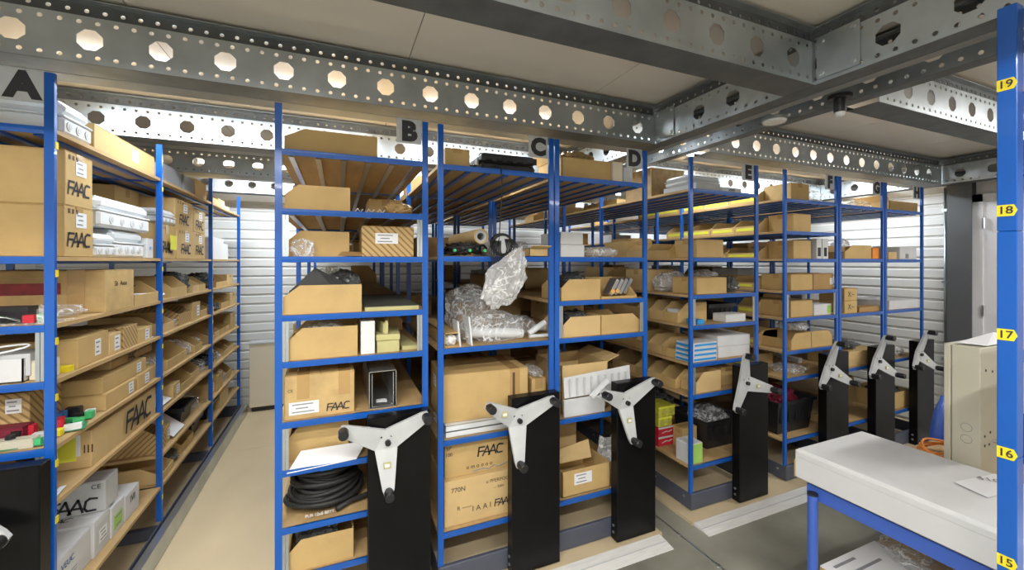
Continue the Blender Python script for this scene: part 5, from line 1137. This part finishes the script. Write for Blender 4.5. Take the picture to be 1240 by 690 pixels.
# beige metal enclosure
xa, ya, yb = 2.50, onX(1187, 400, 2.5).y, onX(1143, 400, 2.5).y
t = thing('metal_enclosure', 'beige metal electrical enclosure standing on the work table', 'enclosure', (xa + .2, (ya + yb) / 2, TZ)); hy = (yb - ya) / 2
zt = onX(1165, 419, 2.5).z - TZ
MB().bbox(-.2, .2, -hy, hy - .024, 0, zt, .003).build('shell', 'beige_metal', t); MB().bbox(-.204, .204, hy - .022, hy, -.0, zt + .004, .003).build('back_plate', 'beige_metal', t)
for (yy, zz) in ((-.015, .22), (-.015, .27)): MB().tube([(-.2004, yy + .018 * math.cos(k * .5236), zz + .018 * math.sin(k * .5236)) for k in range(12)], .0008, 4, True).build('knockout_ring', 'ink_grey', t)
for xx, zz in ((-.16, .20), (-.16, .24), (-.12, .20), (-.11, .25), (-.15, .52), (-.09, .51)): MB().cyl((xx, -hy - .001, zz), (xx, -hy, zz), .006, 8).build('drill_hole', 'ink', t)
MB().cyl((-.085, -hy, .21), (-.085, -hy - .03, .21), .007, 10).build('screw', 'steel', t)
sheet('paper_sheet', 'white paper draped on top of the beige metal enclosure', 'paper', [(xa + .06, ya + .0, TZ + zt + .006), (xa + .36, ya + .0, TZ + zt + .006), (xa + .38, yb - .03, TZ + zt + .03), (xa + .03, yb - .03, TZ + zt + .008)])
# orange cable, maroon cloth
t = thing('orange_cable', 'coiled orange cable on the work table beside the enclosure', 'cable', (2.78, 1.06, TZ))
for i in range(5): MB().tube([(.16 * math.cos(a) * (1 - .06 * i), .085 * math.sin(a) * (1 - .08 * i), .009 + .012 * i + .012 * math.sin(a * 2 + i)  + .012) for a in [k * math.pi / 12 for k in range(24)]], .0055, 8, True).build('cable_loop', 'orange', t, smooth=True)
crumple('maroon_cloth', 'dark red cloth under the orange cable on the work table', 'cloth', 2.55, 2.75, .97, 1.14, TZ + .0005, TZ + .02, 'maroon', 110)
# blue chair beyond the table
cxx, cyy = 3.17, 1.25
t = thing('chair', 'blue plastic chair with its back edge showing behind the enclosure', 'chair', (cxx, cyy, 0))
MB().tube([(0, -.02, .42), (-.02, -.02, .52), (-.01, -.02, .66), (.03, -.02, .78), (.09, -.02, .86)], [.02, .026, .028, .026, .014], 10).build('back_edge', 'blue_table', t, smooth=True)
mb = MB(); N = 7
V = []
for k in range(N):
    q = k / (N - 1); xx = [-.0, -.02, -.015, .0, .025, .055, .09][k]; V += [(xx, 0, .42 + .44 * q), (xx, -.38, .42 + .44 * q), (xx + .02, 0, .42 + .44 * q), (xx + .02, -.38, .42 + .44 * q)]
mb.v = V; mb.f = [f_ for k in range(N - 1) for f_ in ((4 * k, 4 * k + 4, 4 * k + 5, 4 * k + 1), (4 * k + 2, 4 * k + 3, 4 * k + 7, 4 * k + 6), (4 * k, 4 * k + 2, 4 * k + 6, 4 * k + 4), (4 * k + 1, 4 * k + 5, 4 * k + 7, 4 * k + 3))]
mb.build('backrest', 'blue_table', t); MB().bbox(-.02, .38, -.40, .02, .41, .445, .01).build('seat', 'blue_table', t)
for xx in (.02, .34):
    for yy in (-.02, -.36): MB().cyl((xx, yy, 0), (xx, yy, .41), .014, 10).build('leg', 'steel', t)
# lower shelf goods
t = sheet('printed_sheet', 'printed paper documents on the lower shelf of the work table', 'paper', [(1.965, .30, LZ + .002), (2.40, .32, LZ + .002), (2.38, 1.148, LZ + .002), (1.966, 1.148, LZ + .002)], 'paper', .004)
for k in range(15): MB().box(-.17, -.02 + .10 * (k % 2), -.32 + .05 * k, -.308 + .05 * k, .0045, .0055).build('printed_lines', 'ink_grey' if k % 3 else 'ink', t)
crumple('plastic_bag', 'clear bag with dark parts on the lower shelf of the work table', 'bag', 2.24, 2.50, .70, 1.12, LZ + .008, LZ + .09, 'bag', 112)
t = thing('cable_coil', 'black cable coil on the lower shelf of the work table', 'cable', (2.42, .57, LZ + .008))
for i in range(7): MB().tube([(.11 * math.cos(a) * (1 - .07 * i), .11 * math.sin(a) * (1 - .07 * i), .008 + .011 * i) for a in [k * math.pi / 12 for k in range(24)]], .007, 8, True).build('cable_loop', 'rubber', t, smooth=True)

# ------------------------------------------------------------------ numbered rack post at the right edge
PX0, PX1, PY0, PY1 = 1.74, 1.78, .508, .547
t = thing('numbered_rack', 'blue rack post with yellow number tags at the right edge', 'rack', (PX0, PY0, 0))
MB().bbox(0, .04, 0, .039, 0, 1.10, .002).build('upright', 'blue', t); MB().bbox(0, .04, 0, .039, 1.1006, 1.735, .002).build('upright', 'blue', t); MB().bbox(0, .04, 0, .039, 1.7356, 2.372, .002).build('upright', 'blue', t)
for yy in (-.55,): MB().bbox(0, .04, yy, yy + .039, 0, 2.372, .002).build('upright', 'blue', t); MB().bbox(1.42, 1.46, yy, yy + .039, 0, 2.372, .002).build('upright', 'blue', t)
MB().bbox(1.42, 1.46, 0, .039, 0, 2.372, .002).build('upright', 'blue', t)
for zz in (2.13, 1.40): MB().box(.041, 1.419, -.53, .03, zz, zz + .018).build('shelf_board', 'board', t); MB().box(.041, 1.419, .004, .034, zz - .036, zz - .0005).build('cross_beam', 'blue', t); MB().box(.041, 1.419, -.545, -.515, zz - .036, zz - .0005).build('cross_beam', 'blue', t)
for nm, v in (('19', 103), ('18', 255), ('17', 405), ('16', 548), ('15', 679)):
    z = onX(1216, v, PX0).z
    tg = MB().prism([(.0385, -.016), (.006, -.016), (-.001, 0), (.006, .016), (.0385, .016)], lambda p, q: (-.0014, p, q), lambda p, q: (-.0002, p, q)).build('number_tag', 'yellow', t, (0, 0, z))
    tg['label'] = f'yellow tag reading {nm}'
    link('number', text_mesh(nm, .030, 'ink', .0004), tg, (-.0022, .0215, 0), ROTS['left'])
scene.cycles.use_denoising = True
